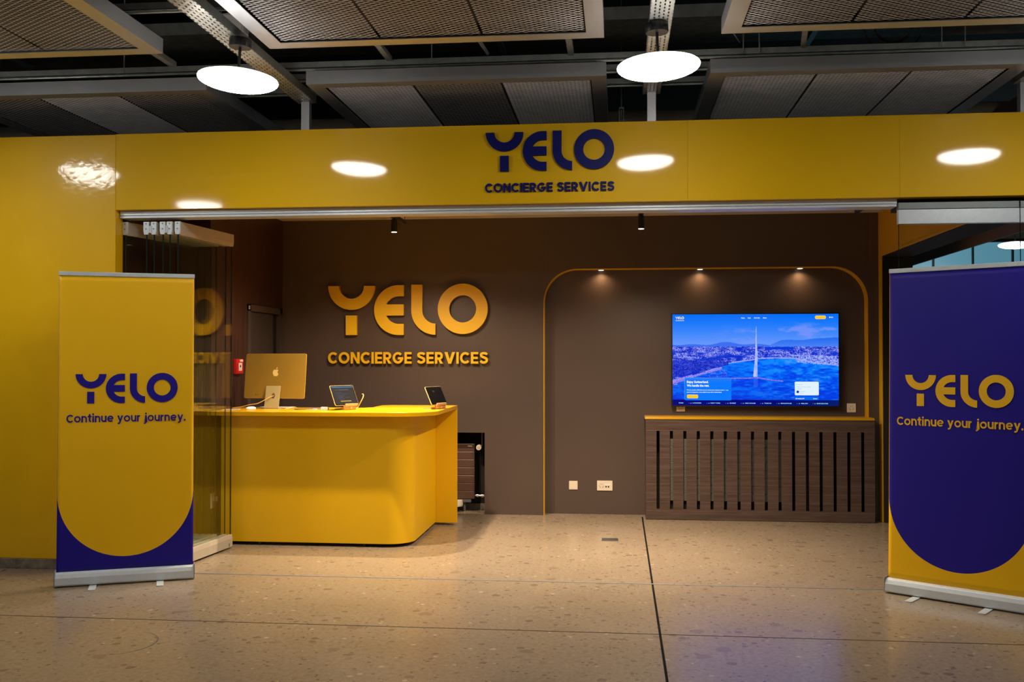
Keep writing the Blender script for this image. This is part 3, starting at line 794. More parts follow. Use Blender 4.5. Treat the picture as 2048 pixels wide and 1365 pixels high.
# ================================================================== RECEPTION COUNTER
t = thing('reception_counter', 'bright yellow reception counter with rounded corner', 'counter', (0, 0, 0))
cx, cy, rr = -1.82, 7.94, .20
outer = [(-3.165, 7.74), (-1.82, 7.74)] + arc(cx, cy, rr, rr, -90, 0, 20)[1:] + [(-1.62, 8.83)]
inner = [(-3.165, 7.77), (-1.82, 7.77)] + arc(cx, cy, rr - .03, rr - .03, -90, 0, 20)[1:] + [(-1.65, 8.83)]
mb = MB(); mb.strip(outer, inner, 'z', .028, 1.034); mb.build('front_panel', M['yellow_satin'], t, smooth=True)
mb = MB(); mb.box(-3.165, -3.135, 7.775, 8.38, .028, 1.033); mb.build('side_panel', M['yellow_satin'], t)
mb = MB(); mb.box(-1.62, -1.43, 8.832, 8.862, .022, 1.0345); mb.build('end_panel', M['yellow_satin'], t, bevel=.0012)
topo = [(-3.235, 7.625), (-1.74, 7.625)] + arc(-1.74, 7.935, .31, .31, -90, 0, 24)[1:] + [(-1.43, 8.862), (-2.02, 8.862), (-2.10, 8.80), (-2.10, 8.42), (-2.16, 8.36), (-3.235, 8.36)]
mb = MB(); mb.prism(topo, 'z', 1.036, 1.068); mb.build('worktop', M['yellow_top'], t, smooth=True, bevel=.0015)
po = [(-3.14, 7.80), (-1.84, 7.80)] + arc(-1.84, 7.98, .16, .16, -90, 0, 12)[1:] + [(-1.68, 8.8)]
pi_ = [(p[0], p[1] + .02) for p in po[:2]] + arc(-1.84, 7.98, .14, .14, -90, 0, 12)[1:] + [(-1.70, 8.8)]
mb = MB(); mb.strip(po, pi_, 'z', 0, .03); mb.build('plinth', M['black'], t)
for x, y in ((-3.10, 7.775), (-2.85, 7.778), (-2.0, 7.778), (-1.655, 8.6)):
    mb = MB(); mb.tube([(x, y, 0), (x, y, .028)], .018, 14); mb.build('adjustable_foot', M['black'], t)

# ---- all-in-one computer seen from behind
TZ = 1.068
t = thing('desktop_computer', 'golden all-in-one desktop computer seen from behind on the yellow counter', 'computer', (-2.872, 8.15, TZ), R(-6))
tiltm = R(-7)
mb = MB(); mb.prism(rrect(-.2735, .2735, -.19, .19, .016), 'y', -.0057, .0057)
sc_ = mb.build('display_back', M['imac_back'], t, smooth=True, bevel=.0015); sc_.location = (0, .02, .272); sc_.rotation_euler = (tiltm, 0, 0)
mb = MB(); mb.prism(rrect(-.262, .262, -.178, .178, .004), 'y', .0058, .0068); mb.build('screen', M['tablet_glass'], sc_)
# bitten apple emblem
ap = catmull([(0.0, .30), (.13, .34), (.27, .27), (.22, .16), (.20, .05), (.24, -.07), (.31, -.13), (.24, -.30), (.13, -.39), (0.02, -.36), (-.10, -.39), (-.22, -.31), (-.32, -.12), (-.34, .08), (-.26, .27), (-.12, .335), (0.0, .30)], 5)[:-1]
mb = MB(); k = .078; ez = .028
mb.prism([(x * k + .004, z * k + ez) for x, z in ap], 'y', -.0066, -.0058)
mb.prism([(x * k + .004, z * k + ez) for x, z in catmull([(.02, .38), (.05, .50), (.17, .60), (.18, .50), (.11, .41), (.02, .38)], 4)[:-1]], 'y', -.0066, -.0058)
mb.build('emblem', M['apple'], sc_)
for x, z in ((-.165, -.158), (-.150, -.158)): MB().prism(rrect(x - .002, x + .002, z - .005, z + .005, .0018), 'y', -.0062, -.0058).build('port', M['hole'], sc_)
mb = MB(); mb.prism(arc(.235, -.163, .006, .006, 0, 345, 16), 'y', -.0064, -.0058); mb.build('power_button', M['imac_back'], sc_)
# L-shaped stand with a cable hole
st = MB(); pts = []
st.prism([(-.065, .0), (.065, 0), (.065, .19), (-.065, .19)], 'y', -.004, .0)
so = st.build('stand', M['imac_stand'], t, bevel=.001); so.location = (0, -.055, .004); so.rotation_euler = (R(-13), 0, 0)
mb = MB(); mb.prism(arc(.008, .105, .014, .024, 0, 345, 20), 'y', -.0048, -.0041); mb.build('cable_hole', M['leather'], so)
mb = MB(); mb.box(-.065, .065, -.055, .10, 0, .004); mb.build('stand_base', M['imac_stand'], t, bevel=.001)
mb = MB(); mb.box(-.03, .03, -.012, .012, .165, .185); mb.build('hinge', M['imac_stand'], t)
cpts = catmull([(.008, -.045, .112)] + [], 1) if False else None
def catm3(P, n=6):
    P = [Vector(p) for p in P]; P = [P[0]] + P + [P[-1]]; out = []
    for i in range(1, len(P) - 2):
        p0, p1, p2, p3 = P[i - 1:i + 3]
        for k in range(n):
            t_ = k / n
            out.append(0.5 * (2 * p1 + (p2 - p0) * t_ + (2 * p0 - 5 * p1 + 4 * p2 - p3) * t_ * t_ + (3 * p1 - p0 - 3 * p2 + p3) * t_ ** 3))
    out.append(P[-2]); return out
mb = MB(); mb.tube(catm3([(.012, -.034, .108), (-.02, -.05, .095), (-.065, -.068, .068), (-.12, -.075, .043), (-.19, -.075, .032), (-.27, -.075, .013), (-.34, -.07, .006), (-.345, -.04, .005), (-.33, .06, .005)]), .0032, 8); mb.build('power_cable', M['cable'], t, smooth=True)

# ---- small things on the worktop
def pebble(name, label, cat, loc, sx, sy, sz, m, rz=0):
    t = thing(name, label, cat, loc, rz)
    return t
t = thing('computer_mouse', 'white computer mouse lying left of the computer stand', 'mouse', (-3.03, 8.03, TZ), R(70))
mb = MB(); prof = [(.0005, .021), (.014, .0208), (.024, .018), (.031, .012), (.034, .006), (.032, .001), (.03, 0)]
mb.lathe(prof, n=28); o = mb.build('body', M['white'], t, smooth=True); o.scale = (1.65, .9, 1)
mb = MB(); mb.tube([(0, 0, 0), (0, 0, .0012)], .028, 20); o = mb.build('glide_pad', M['base_grey'], t); o.scale = (1.6, .85, 1)
t = thing('earphone_case', 'small white rounded case lying left of the lit tablet', 'case', (-2.386, 7.98, TZ), R(4))
mb = MB(); mb.prism(rrect(-.030, .030, 0.0, .0145, .006), 'y', -.022, .022); mb.build('case_body', M['white'], t, smooth=True, bevel=.003)
mb = MB(); mb.prism(rrect(-.030, .030, 0.0150, .0225, .0035), 'y', -.022, .022); mb.build('lid', M['white'], t, smooth=True, bevel=.003)
# papers, phone and notebook between the computer and the first tablet
tag(MB().box(-.09, .09, -.03, .05, 0, .006).build('paper_pad', M['paper_blue'], bevel=.001), 'flat blue-grey paper pad lying right of the computer', 'paper').location = (-2.555, 7.99, TZ)
t = thing('mobile_phone', 'dark phone lying on the paper pad', 'phone', (-2.56, 7.985, TZ + .006), R(8))
MB().prism(rrect(-.072, .072, 0, .0078, .0035), 'y', -.030, .030).build('phone_body', M['chrome'], t, bevel=.001); MB().prism(rrect(-.068, .068, -.027, .027, .006), 'z', .0079, .0085).build('phone_screen', M['tablet_glass'], t)
t = thing('card_wallet', 'small brown wallet lying right of the paper pad', 'wallet', (-2.475, 8.09, TZ), R(-12))
MB().prism(rrect(-.05, .05, 0, .012, .005), 'y', -.035, .035).build('cover', M['leather'], t, bevel=.002); MB().box(-.046, .046, -.0355, .03, .004, .008).build('card_stack', M['paper'], t)
mb = MB(); mb.tube(catm3([(-2.72, 7.98, TZ + .004), (-2.69, 8.02, TZ + .012), (-2.66, 8.05, TZ + .018), (-2.63, 8.02, TZ + .012), (-2.60, 8.10, TZ + .004), (-2.68, 8.14, TZ + .004)]), .0025, 8)
tag(mb.build('charging_cable', M['cable'], smooth=True), 'thin pale cable looped on the counter right of the computer stand', 'cable')
tag(MB().prism(rrect(-.14, .14, -.06, .06, .006), 'z', 0, .006).build('keyboard', M['white'], bevel=.001), 'thin white keyboard on the counter behind the computer stand', 'keyboard').location = (-2.90, 8.285, TZ)
t = thing('paper_sheets', 'loose white sheets at the left end of the counter behind the glass', 'paper', (-3.16, 7.93, TZ), R(10))
MB().box(-.06, .06, -.09, .09, 0, .001).build('sheet', M['paper'], t); o = MB().box(-.05, .06, -.09, .07, .0011, .002).build('sheet', M['paper_blue'], t); o.rotation_euler = (0, 0, R(9))

def wood_stand(loc, rz, label):
    t = thing('tablet_stand', label, 'stand', loc, rz, None)
    # slanted back board reaching to the rear, front lip block
    mb = MB(); mb.prism([(-.045, 0), (-.035, 0), (-.035, .030), (-.050, .033), (-.055, .018)], 'x', -.064, .064); mb.build('front_block', M['bamboo'], t)
    mb = MB(); mb.prism([(-.060, .030), (-.030, .030), (-.030, .040), (-.052, .040), (-.055, .052), (-.063, .050)], 'x', -.064, .064); mb.build('holding_lip', M['bamboo'], t)
    mb = MB(); mb.prism([(-.034, .034), (-.025, .036), (.02, .115), (.012, .120)], 'x', -.058, .058); mb.build('back_board', M['bamboo'], t)
    mb = MB(); mb.prism([(-.035, 0), (.085, 0), (.085, .007), (-.035, .020)], 'x', -.058, .058); mb.build('tail_board', M['bamboo'], t)
    mb = MB(); mb.prism(rrect(-.006, .006, .008, .024, .005), 'y', -.0575, -.045); mb.build('cable_slot', M['cable'], t)
    return t
def tablet(loc, rz, elev, label, lit):
    t = thing('tablet', label, 'tablet', loc, rz)
    piv = bpy.data.objects.new('shell', None)
    mb = MB(); mb.prism(rrect(-.124, .124, 0, .179, .014), 'y', 0, .007); s = mb.build('shell', M['tablet_shell'], t, smooth=True, bevel=.0012)
    bpy.data.objects.remove(piv)
    s.rotation_euler = (-(PI / 2 - elev), 0, 0)
    mb = MB(); mb.prism(rrect(-.1215, .1215, .0025, .1765, .012), 'y', -.0008, -.0001); mb.build('screen_glass', M['tablet_glass'], s)
    return t, s
def flat(mb, x0, x1, z0, z1, y, th=.0003): mb.box(x0, x1, y - th, y, z0, z1); return mb
wood_stand((-2.215, 8.03, TZ), R(56), 'bamboo stand holding the lit tablet')
e1 = R(64)
t, s = tablet((-2.200, 7.992, TZ + .038), R(56), e1, 'tablet with a lit dark blue screen leaning on a bamboo stand', True)
E_ = lambda name, c, st_: mat(name, (0.01, 0.01, 0.01), .2, emit=c, estr=st_)
mb = flat(MB(), -.113, .113, .158, .170, -.0009); mb.build('status_bar', E_('tablet_blue_bar', (.04, .20, .38), .8), s)
mb = flat(MB(), -.113, .113, .012, .157, -.0009); mb.build('app_background', E_('tablet_dark_blue', (.001, .004, .012), 1.0), s)
mb = MB()
for x0, x1, z0, z1 in ((-.08, -.045, .135, .141), (-.04, .06, .132, .145), (-.08, -.02, .110, .114), (-.08, .03, .098, .101), (-.075, .0, .082, .087), (-.075, -.02, .068, .074), (.0, .05, .070, .073), (-.06, -.01, .052, .058)):
    flat(mb, x0, x1, z0, z1, -.0013)
mb.build('app_text', E_('tablet_text', (.02, .05, .12), 1.0), s)
mb = flat(MB(), -.055, .055, .034, .041, -.0013); mb.build('app_button', E_('tablet_button', (.75, .5, .02), .9), s)
wood_stand((-1.508, 8.22, TZ), R(64), 'bamboo stand holding the dark tablet near the counter corner')
t, s = tablet((-1.470, 8.190, TZ + .038), R(66), e1, 'tablet with a black screen leaning on a bamboo stand near the counter corner', False)
s.scale = (.92, 1, .92)
mb = MB()
for a0, a1, b0, b1 in ((-.035, -.031, .125, .140), (-.028, -.024, .120, .136), (-.02, -.016, .126, .142), (-.012, -.008, .122, .138)): flat(mb, a0, a1, b0, b1, -.0009)
mb.build('screen_mark', mat('faint_screen_mark', (.03, .03, .03), .3), s)
mb = MB(); mb.tube(catm3([(-2.105, 8.10, TZ + .125), (-2.085, 8.06, TZ + .125), (-2.082, 8.04, TZ + .10), (-2.10, 8.03, TZ + .06), (-2.125, 8.04, TZ + .02), (-2.135, 8.02, TZ + .004)]), .0035, 8)
tag(mb.build('charging_cable', M['cable'], smooth=True), 'yellow charging cable looping down at the right side of the lit tablet', 'cable')

# ================================================================== RADIATOR in the recess
t = thing('panel_radiator', 'brown panel radiator in the dark recess right of the counter', 'radiator', (-2.42, 9.62, 0))
for i in range(7):
    mb = MB(); z = .125 + i * .0765; mb.box(0, 1.035, 0, .035, z, z + .0745); mb.build('radiator_tube', M['radiator'], t, bevel=.004)
mb = MB(); mb.box(.01, 1.025, .036, .06, .13, .65); mb.build('rear_core', M['radiator'], t)
mb = MB(); mb.box(.97, 1.012, -.002, -.0005, .632, .640); mb.build('name_plate', M['cream'], t)
mb = MB(); mb.tube([(.93, .04, 0), (.93, .04, .125)], .014, 12); mb.box(.84, 1.0, .005, .06, .09, .12); mb.build('pipe', M['base_grey'], t)
mb = MB(); mb.lathe([(.05, 0), (.055, .02), (.05, .06)], n=20, c=(.87, -.01, .055)); mb.build('pipe_cover', M['cream'], t, smooth=True)
mb = MB()
for x, r_ in ((1.045, .012), (1.06, .016), (1.08, .011), (1.10, .017), (1.115, .013)): mb.tube([(x, .02, .155), (x + .012, .02, .155)], r_, 14)
mb.tube([(1.035, .02, .155), (1.15, .02, .155)], .007, 10); mb.build('valve', M['chrome'], t, smooth=True)
th = MB(); th.tube([(1.085, -.075, .628), (1.085, -.03, .628)], [.024, .027], 28); th.tube([(1.085, -.03, .628), (1.085, 0.02, .628)], .018, 20); tk = th.build('thermostat_knob', M['cream'], t, smooth=True)
MB().tube([(1.085, -.0765, .628), (1.085, -.075, .628)], .015, 20).build('knob_dial', M['alu_warm'], tk)
mb = MB(); mb.tube([(1.105, .02, .64), (1.105, .02, .80)], .0035, 8); mb.build('capillary', M['cream'], t)

# ================================================================== RADIATOR COVER (slatted)
t = thing('radiator_cover', 'dark walnut radiator cover with vertical slots under the television', 'radiator cover', (0.254, 9.335, 0))
W_, H0, H1 = 2.05, .099, .819
mb = MB()
mb.box(0, W_, 0, .019, 0.004, H0); mb.box(0, W_, 0, .019, H1, .925)
s0, sp, sw = .098, .1222, .029
xs = [s0 + i * sp for i in range(16)]
edges = [0] + [v_ for x in xs for v_ in (x, x + sw)] + [W_]
for i in range(0, len(edges), 2): mb.box(edges[i], edges[i + 1], 0, .019, H0, H1)
mb.build('slotted_front', M['walnut'], t)
mb = MB(); mb.box(0, .018, .0195, .26, 0.004, .925); mb.build('side_board', M['walnut'], t)
mb = MB(); mb.box(W_ - .018, W_, .0195, .14, 0.004, .925); mb.build('side_board', M['walnut'], t)
mb = MB(); mb.prism([(-.008, -.006), (W_, -.006), (W_, .142), (W_ - .026, .142), (W_ - .026, .262), (-.008, .262)], 'z', .926, .938); mb.prism([(-.006, -.003), (W_ - .002, -.003), (W_ - .002, .142), (W_ - .026, .142), (W_ - .026, .262), (-.006, .262)], 'z', .9381, .948); mb.build('top_board', M['yellow_top'], t, bevel=.0015)
mb = MB(); mb.box(.02, W_ - .026, .255, .262, 0.004, .92); mb.build('dark_backing', M['recess'], t)
t = thing('panel_radiator', 'grey-green panel radiator glimpsed through the slots of the walnut cover', 'radiator', (.46, 9.38, 0))
for i in range(8):
    z = .17 + i * .0715; MB().box(0, 1.06, 0, .03, z, z + .0695).build('radiator_tube', M['radiator_grey'], t, bevel=.003)
MB().box(0.01, 1.05, .031, .05, 0, .8).build('rear_core', M['recess'], t)

# ================================================================== TELEVISION
TX0, TX1, TZ0, TZ1 = .500, 2.044, 1.033, 1.912
t = thing('television', 'wide wall television showing a blue lake and fountain web page', 'television', ((TX0 + TX1) / 2, 9.535, (TZ0 + TZ1) / 2))
W2, H2 = (TX1 - TX0) / 2, (TZ1 - TZ0) / 2; bz = .0115
mb = MB()
mb.box(-W2, W2, 0, .035, -H2, H2); mb.build('housing', M['black'], t, bevel=.003)
mb = MB(); mb.box(-W2, -W2 + bz, -.004, -.0002, -H2, H2); mb.box(W2 - bz, W2, -.004, -.0002, -H2, H2); mb.box(-W2 + bz, W2 - bz, -.004, -.0002, -H2, -H2 + bz + .002); mb.box(-W2 + bz, W2 - bz, -.004, -.0002, H2 - bz * .8, H2); mb.build('bezel', M['black'], t)
mb = MB(); mb.box(-.25, .25, .036, .064, -.2, .2); mb.build('wall_bracket', M['black'], t)
# picture on the screen: per-vertex colours computed here (the screen gives off its own light)
NXs, NZs = 520, 292
rng = np.random.RandomState(5)
def vnoise(w, h, cell_x, cell_y, seed):
    r = np.random.RandomState(seed); gw, gh = int(w / cell_x) + 3, int(h / cell_y) + 3
    G_ = r.rand(gh, gw); xs_ = np.arange(w) / cell_x; ys_ = np.arange(h) / cell_y
    xi = xs_.astype(int); yi = ys_.astype(int); fx = xs_ - xi; fy = ys_ - yi
    fx = fx * fx * (3 - 2 * fx); fy = fy * fy * (3 - 2 * fy)
    a = G_[np.ix_(yi, xi)]; b = G_[np.ix_(yi, xi + 1)]; c = G_[np.ix_(yi + 1, xi)]; d = G_[np.ix_(yi + 1, xi + 1)]
    return (a * (1 - fx) + b * fx) * (1 - fy)[:, None] + (c * (1 - fx) + d * fx) * fy[:, None]
def S2L(c): c = np.array(c) / 255.0; return np.where(c <= .04045, c / 12.92, ((c + .055) / 1.055) ** 2.4)
U, V = np.meshgrid(np.linspace(0, 1, NXs), np.linspace(0, 1, NZs))      # V = 0 at the top here
img = np.zeros((NZs, NXs, 3))
def lerp(a, b, k): k = np.clip(k, 0, 1)[..., None]; return a * (1 - k) + b * k
c = lambda *v_: np.ones((NZs, NXs, 3)) * np.array(v_, float)
sky = lerp(c(0, 110, 250), c(100, 150, 252), (V - .02) / .30)
cl = vnoise(NXs, NZs, 60, 16, 1) * .5 + vnoise(NXs, NZs, 24, 8, 2) * .3 + vnoise(NXs, NZs, 9, 4, 3) * .2
m1 = np.clip((cl - .45) * 4, 0, 1) * np.clip((V - .10 + .09 * (U - .4)) / .08, 0, 1) * np.clip((U - .22) / .3, 0, 1) * .75
img = lerp(sky, c(128, 150, 250), m1)
mh = .325 + .012 * np.sin(U * 14) + .010 * np.sin(U * 31 + 1)
rh = np.interp(U[0], [0, .56, .60, .66, .70, .78, .88, 1.0], [.40, .40, .33, .285, .28, .285, .265, .255])
img = np.where((V > mh)[..., None], c(60, 110, 240), img)
img = np.where((V > rh[None, :])[..., None], lerp(c(30, 105, 240), c(85, 135, 246), (V - .25) / .13), img)
city = V > .352 + .006 * vnoise(NXs, NZs, 6, 400, 8)
n1 = rng.rand(NZs // 2 + 1, NXs // 3 + 1).repeat(2, 0).repeat(3, 1)[:NZs, :NXs]; n2_ = vnoise(NXs, NZs, 14, 6, 4); n3_ = rng.rand(NZs, NXs // 2 + 1).repeat(2, 1)[:, :NXs]
cc = lerp(c(8, 40, 200), c(165, 170, 250), np.clip(n1 * .75 + n3_ * .45 + n2_ * .65 - .72, 0, 1) * 1.7)
cc = lerp(cc, c(5, 45, 205), (vnoise(NXs, NZs, 30, 9, 12) - .55) * 3)
img = np.where(city[..., None], cc, img)
img = np.where(((V > .358) & (V < .385) & (U > .56) & (U < .73))[..., None], c(0, 60, 220), img)
# water
wl = np.interp(U[0], [0, .10, .22, .34, .48, .52, .62, .73, .85, 1], [.80, .69, .62, .535, .500, .485, .478, .480, .525, .560])
water = V > wl[None, :]
wv = vnoise(NXs, NZs, 18, 5, 21) * .5 + vnoise(NXs, NZs, 7, 2.5, 22) * .3 + vnoise(NXs, NZs, 50, 14, 23) * .4
wc = lerp(c(0, 60, 232), c(0, 128, 255), (wv - .35) * 2.2 - (V - .55) * 1.2 + .25)
wc = lerp(wc, c(70, 150, 255), (wv - .68) * 4 * np.clip((U - .45) * 3, 0, 1))
wc = lerp(wc, c(0, 50, 215), (V - .60) * 1.2)
img = np.where(water[..., None], wc, img)
shore = np.abs(V - wl[None, :]) < .006
img = np.where((shore & (U > .2))[..., None], c(150, 165, 250), img)
# white waterfront right
wf = (U > .70 + .10 * vnoise(NXs, NZs, 8, 6, 55)) & (n3_ < .9) & (V > .445 + .06 * (U - .74)) & (V < .53 + .12 * (U - .74)) & (n1 > .25)
img = np.where(wf[..., None], lerp(c(110, 135, 245), c(195, 205, 255), n3_), img)
# quay and trees on the left
q = np.abs(V - (.745 - .52 * U)) < .012 + .01 * (U < .12)
img = np.where((q & (U < .30))[..., None], lerp(c(90, 80, 225), c(190, 180, 250), n3_), img)
tr_ = (U < .30 + .1 * vnoise(NXs, NZs, 10, 4, 77)) & (V > .47 + .06 * vnoise(NXs, NZs, 12, 5, 78)) & (V < .70 - .42 * U) & (n2_ > .25)
img = np.where(tr_[..., None], lerp(c(5, 25, 170), c(60, 80, 225), n1 * n2_ * 1.6), img)
# boats
boats = (rng.rand(NZs, NXs) > .86) & (U > .22) & (U < .33) & (V > .60) & (V < .695) & (np.abs(((V - .60) / .032) % 1 - .5) < .30)
img = np.where(boats[..., None], c(150, 150, 250), img)
b2_ = (rng.rand(NZs, NXs) > .992) & (U < .3) & (V > .72) & (V < .93)
img = np.where(b2_[..., None], c(130, 150, 255), img)
# pier
pz = np.interp(U[0], [.34, .47, .52, .60, .67], [.703, .700, .695, .72, .732])
pier = (np.abs(V - pz[None, :]) < .006) & (U > .34) & (U < .67)
img = np.where(pier[..., None], lerp(c(90, 70, 215), c(160, 150, 245), n3_), img)
# fountain jet
jx = .508; jw = np.interp(V, [.13, .30, .55, .68], [.0005, .0045, .0095, .013])
jet = (V > .13) & (V < .685) & (np.abs(U - jx + np.clip(V - .5, 0, 1) * .03) < jw)
img = np.where(jet[..., None], lerp(c(110, 150, 250), c(195, 205, 255), vnoise(NXs, NZs, 4, 12, 31) * .6 + .35), img)
jr = (V > .70) & (V < .80) & (np.abs(U - .505) < .012)
img = np.where(jr[..., None], img * .6 + c(70, 130, 250) * .4, img)
# cards, buttons, ticker bar
def rr_mask(u0, u1, v0, v1, r):
    asp = W2 / H2
    x = np.maximum(np.maximum(u0 + r - U, U - (u1 - r)), 0) * asp; y = np.maximum(np.maximum(v0 + r * asp - V, V - (v1 - r * asp)), 0)
    return (U > u0) & (U < u1) & (V > v0) & (V < v1) & (np.hypot(x, y) < r * asp)
out_ = rr_mask(.072, .358, .697, .945, .010); in_ = rr_mask(.0735, .3565, .6995, .9425, .009)
img = np.where(out_[..., None], c(90, 165, 250), img)
img = np.where(in_[..., None], lerp(c(40, 120, 245), c(0, 120, 255), (V - .70) / .06), img)
img = np.where(rr_mask(.087, .156, .880, .924, .011)[..., None], c(255, 205, 40), img)
img = np.where(rr_mask(.861, .926, .018, .058, .011)[..., None], c(255, 205, 20), img)
img = np.where(rr_mask(.738, .882, .738, .884, .007)[..., None], c(225, 242, 255), img)
img = np.where(rr_mask(.738, .882, .899, .935, .005)[..., None], c(0, 105, 245), img)
img = np.where((np.hypot((U - .756) * W2 / H2, V - .848) < .0145)[..., None], c(10, 40, 180), img)
bar_ = V > .937
img = np.where((bar_ & ~in_)[..., None], lerp(c(0, 0, 120), c(0, 25, 110), (U - .5) * 2), img)
lin = S2L(np.clip(img, 0, 255))
sw2, sh2 = W2 - bz, H2 - bz
xx = (-sw2 + U * 2 * sw2).ravel(); zz = (sh2 - V * 2 * sh2).ravel() + .001
me = bpy.data.meshes.new('screen')
vco = np.stack([xx, np.full_like(xx, -.0012), zz], 1).astype(np.float32)
idx = np.arange(NXs * NZs).reshape(NZs, NXs)
q4 = np.stack([idx[:-1, :-1], idx[1:, :-1], idx[1:, 1:], idx[:-1, 1:]], -1).reshape(-1, 4)
me.vertices.add(len(vco)); me.vertices.foreach_set('co', vco.ravel())
me.loops.add(q4.size); me.loops.foreach_set('vertex_index', q4.ravel().astype(np.int32))
me.polygons.add(len(q4)); me.polygons.foreach_set('loop_start', np.arange(0, q4.size, 4, dtype=np.int32)); me.polygons.foreach_set('loop_total', np.full(len(q4), 4, dtype=np.int32))
me.update(); me.validate()
ca = me.color_attributes.new('picture', 'FLOAT_COLOR', 'POINT')
ca.data.foreach_set('color', np.concatenate([lin.reshape(-1, 3), np.ones((NXs * NZs, 1))], 1).astype(np.float32).ravel())
m = mat('lit_display', (.004, .004, .005), .12); g = NT(m)
at = g.add('ShaderNodeAttribute', attribute_name='picture'); g.link(at.outputs[0], g.b.inputs['Emission Color']); g.b.inputs['Emission Strength'].default_value = 1.0
me.materials.append(m)
scr = bpy.data.objects.new('screen', me); col.objects.link(scr); scr.parent = t
# text on the page
M['txt'] = E_('screen_white_text', (1, 1, 1), 1.0); M['txt_blue'] = E_('screen_blue_text', (.02, .25, .60), 1.0); M['txt_yel'] = E_('screen_yellow_text', (.95, .85, .25), 1.0)
M['txt_navy'] = E_('screen_grey_text', (.35, .30, .20), 1.0); M['txt_cyan'] = E_('screen_pale_text', (.35, .75, 1), 1.0)
dg = None
def text(body, u, v, h, m, wd=None, bold=.0, parent=t, align='LEFT', sp=1.0):
    cu = bpy.data.curves.new('page_text', 'FONT'); cu.body = body; cu.size = h * 1.38; cu.resolution_u = 2; cu.offset = bold; cu.space_character = sp
    cu.fill_mode = 'FRONT'
    ob = bpy.data.objects.new('page_text', cu); col.objects.link(ob)
    bpy.context.view_layer.update()
    me_ = bpy.data.meshes.new_from_object(ob.evaluated_get(bpy.context.evaluated_depsgraph_get()))
    bpy.data.objects.remove(ob); bpy.data.curves.remove(cu)
    xsv = [p.co.x for p in me_.vertices] or [0, 1]
    k = (wd * 2 * sw2 / (max(xsv) - min(xsv))) if wd else 1.0
    for p in me_.vertices:
        x, y = (p.co.x - min(xsv)) * k, p.co.y
        p.co = (-sw2 + u * 2 * sw2 + x, -.0020, sh2 - v * 2 * sh2 + y)
    me_.materials.clear(); me_.materials.append(m)
    o = bpy.data.objects.new('page_text', me_); col.objects.link(o); o.parent = parent
    return o
UZ = 2 * sh2
text('Enjoy Switzerland.', .087, .752, .0205, M['txt'], .132, .0009)
text('We handle the rest.', .087, .792, .0205, M['txt'], .136, .0009)
text('Private transfers, Michelin-starred restaurants, bespoke travel — one', .087, .834, .0085, M['txt'], .252, .0003)
text('point of contact for every detail of your life in Switzerland.', .087, .858, .0085, M['txt'], .212, .0003)
text('Book Now   >', .094, .908, .0085, M['txt_navy'], .055, .0002)
text('Contact Us', .871, .043, .0085, M['txt_navy'], .045, .0002)
text('Home', .418, .045, .0100, M['txt'], .022, .0004); text('Book', .459, .045, .0100, M['txt'], .017, .0004)
text('All in One', .495, .045, .0100, M['txt'], .036, .0004); text('About', .549, .045, .0100, M['txt'], .022, .0004)
text('● EN', .945, .043, .0110, M['txt'], .023, .0003)
text('★ ★ ★ ★ ★', .748, .770, .006, M['txt_blue'], .036)
text('"A five-star service, entirely', .748, .797, .007, M['txt_blue'], .086); text('exceptional."', .748, .817, .007, M['txt_blue'], .034)
text('Yelo client', .768, .845, .006, M['txt_blue'], .034); text('Geneva', .768, .862, .006, M['txt_blue'], .022)
text('● Available 24/7', .744, .924, .0085, M['txt'], .052, .0003); text('Contact', .847, .924, .0085, M['txt'], .025, .0003)
for s_, u, wd in (('PARIS', .038, .027), ('-  o  LONDRES', .098, .076), ('-  o  NEW YORK', .208, .083), ('-  o  DUBAÏ', .322, .062), ('-  o  ABU DHABI', .415, .087), ('-  o  TOKYO', .532, .066), ('-  o  SINGAPOUR', .630, .090), ('-  o  MILAN', .750, .065), ('-  o  BARCELONE', .845, .091)):
    text(s_, u, .977, .0088, M['txt_cyan'], wd, .0003)
def f_logo():
    w_ = .053 * 2 * sw2; x0 = -sw2 + .018 * 2 * sw2 + w_ / 2; z0 = sh2 - .052 * 2 * sh2
    for o in logo(w_, t, M['txt_yel'], -.0022, -.0018, x0, z0, per_letter=False, name='page_logo'): pass
    word_mesh('CONCIERGE SERVICES', w_, .006, .235, .085, 'page_logo_text', M['txt'], t, -.0022, -.0018, x0, z0 - .016)
f_logo()

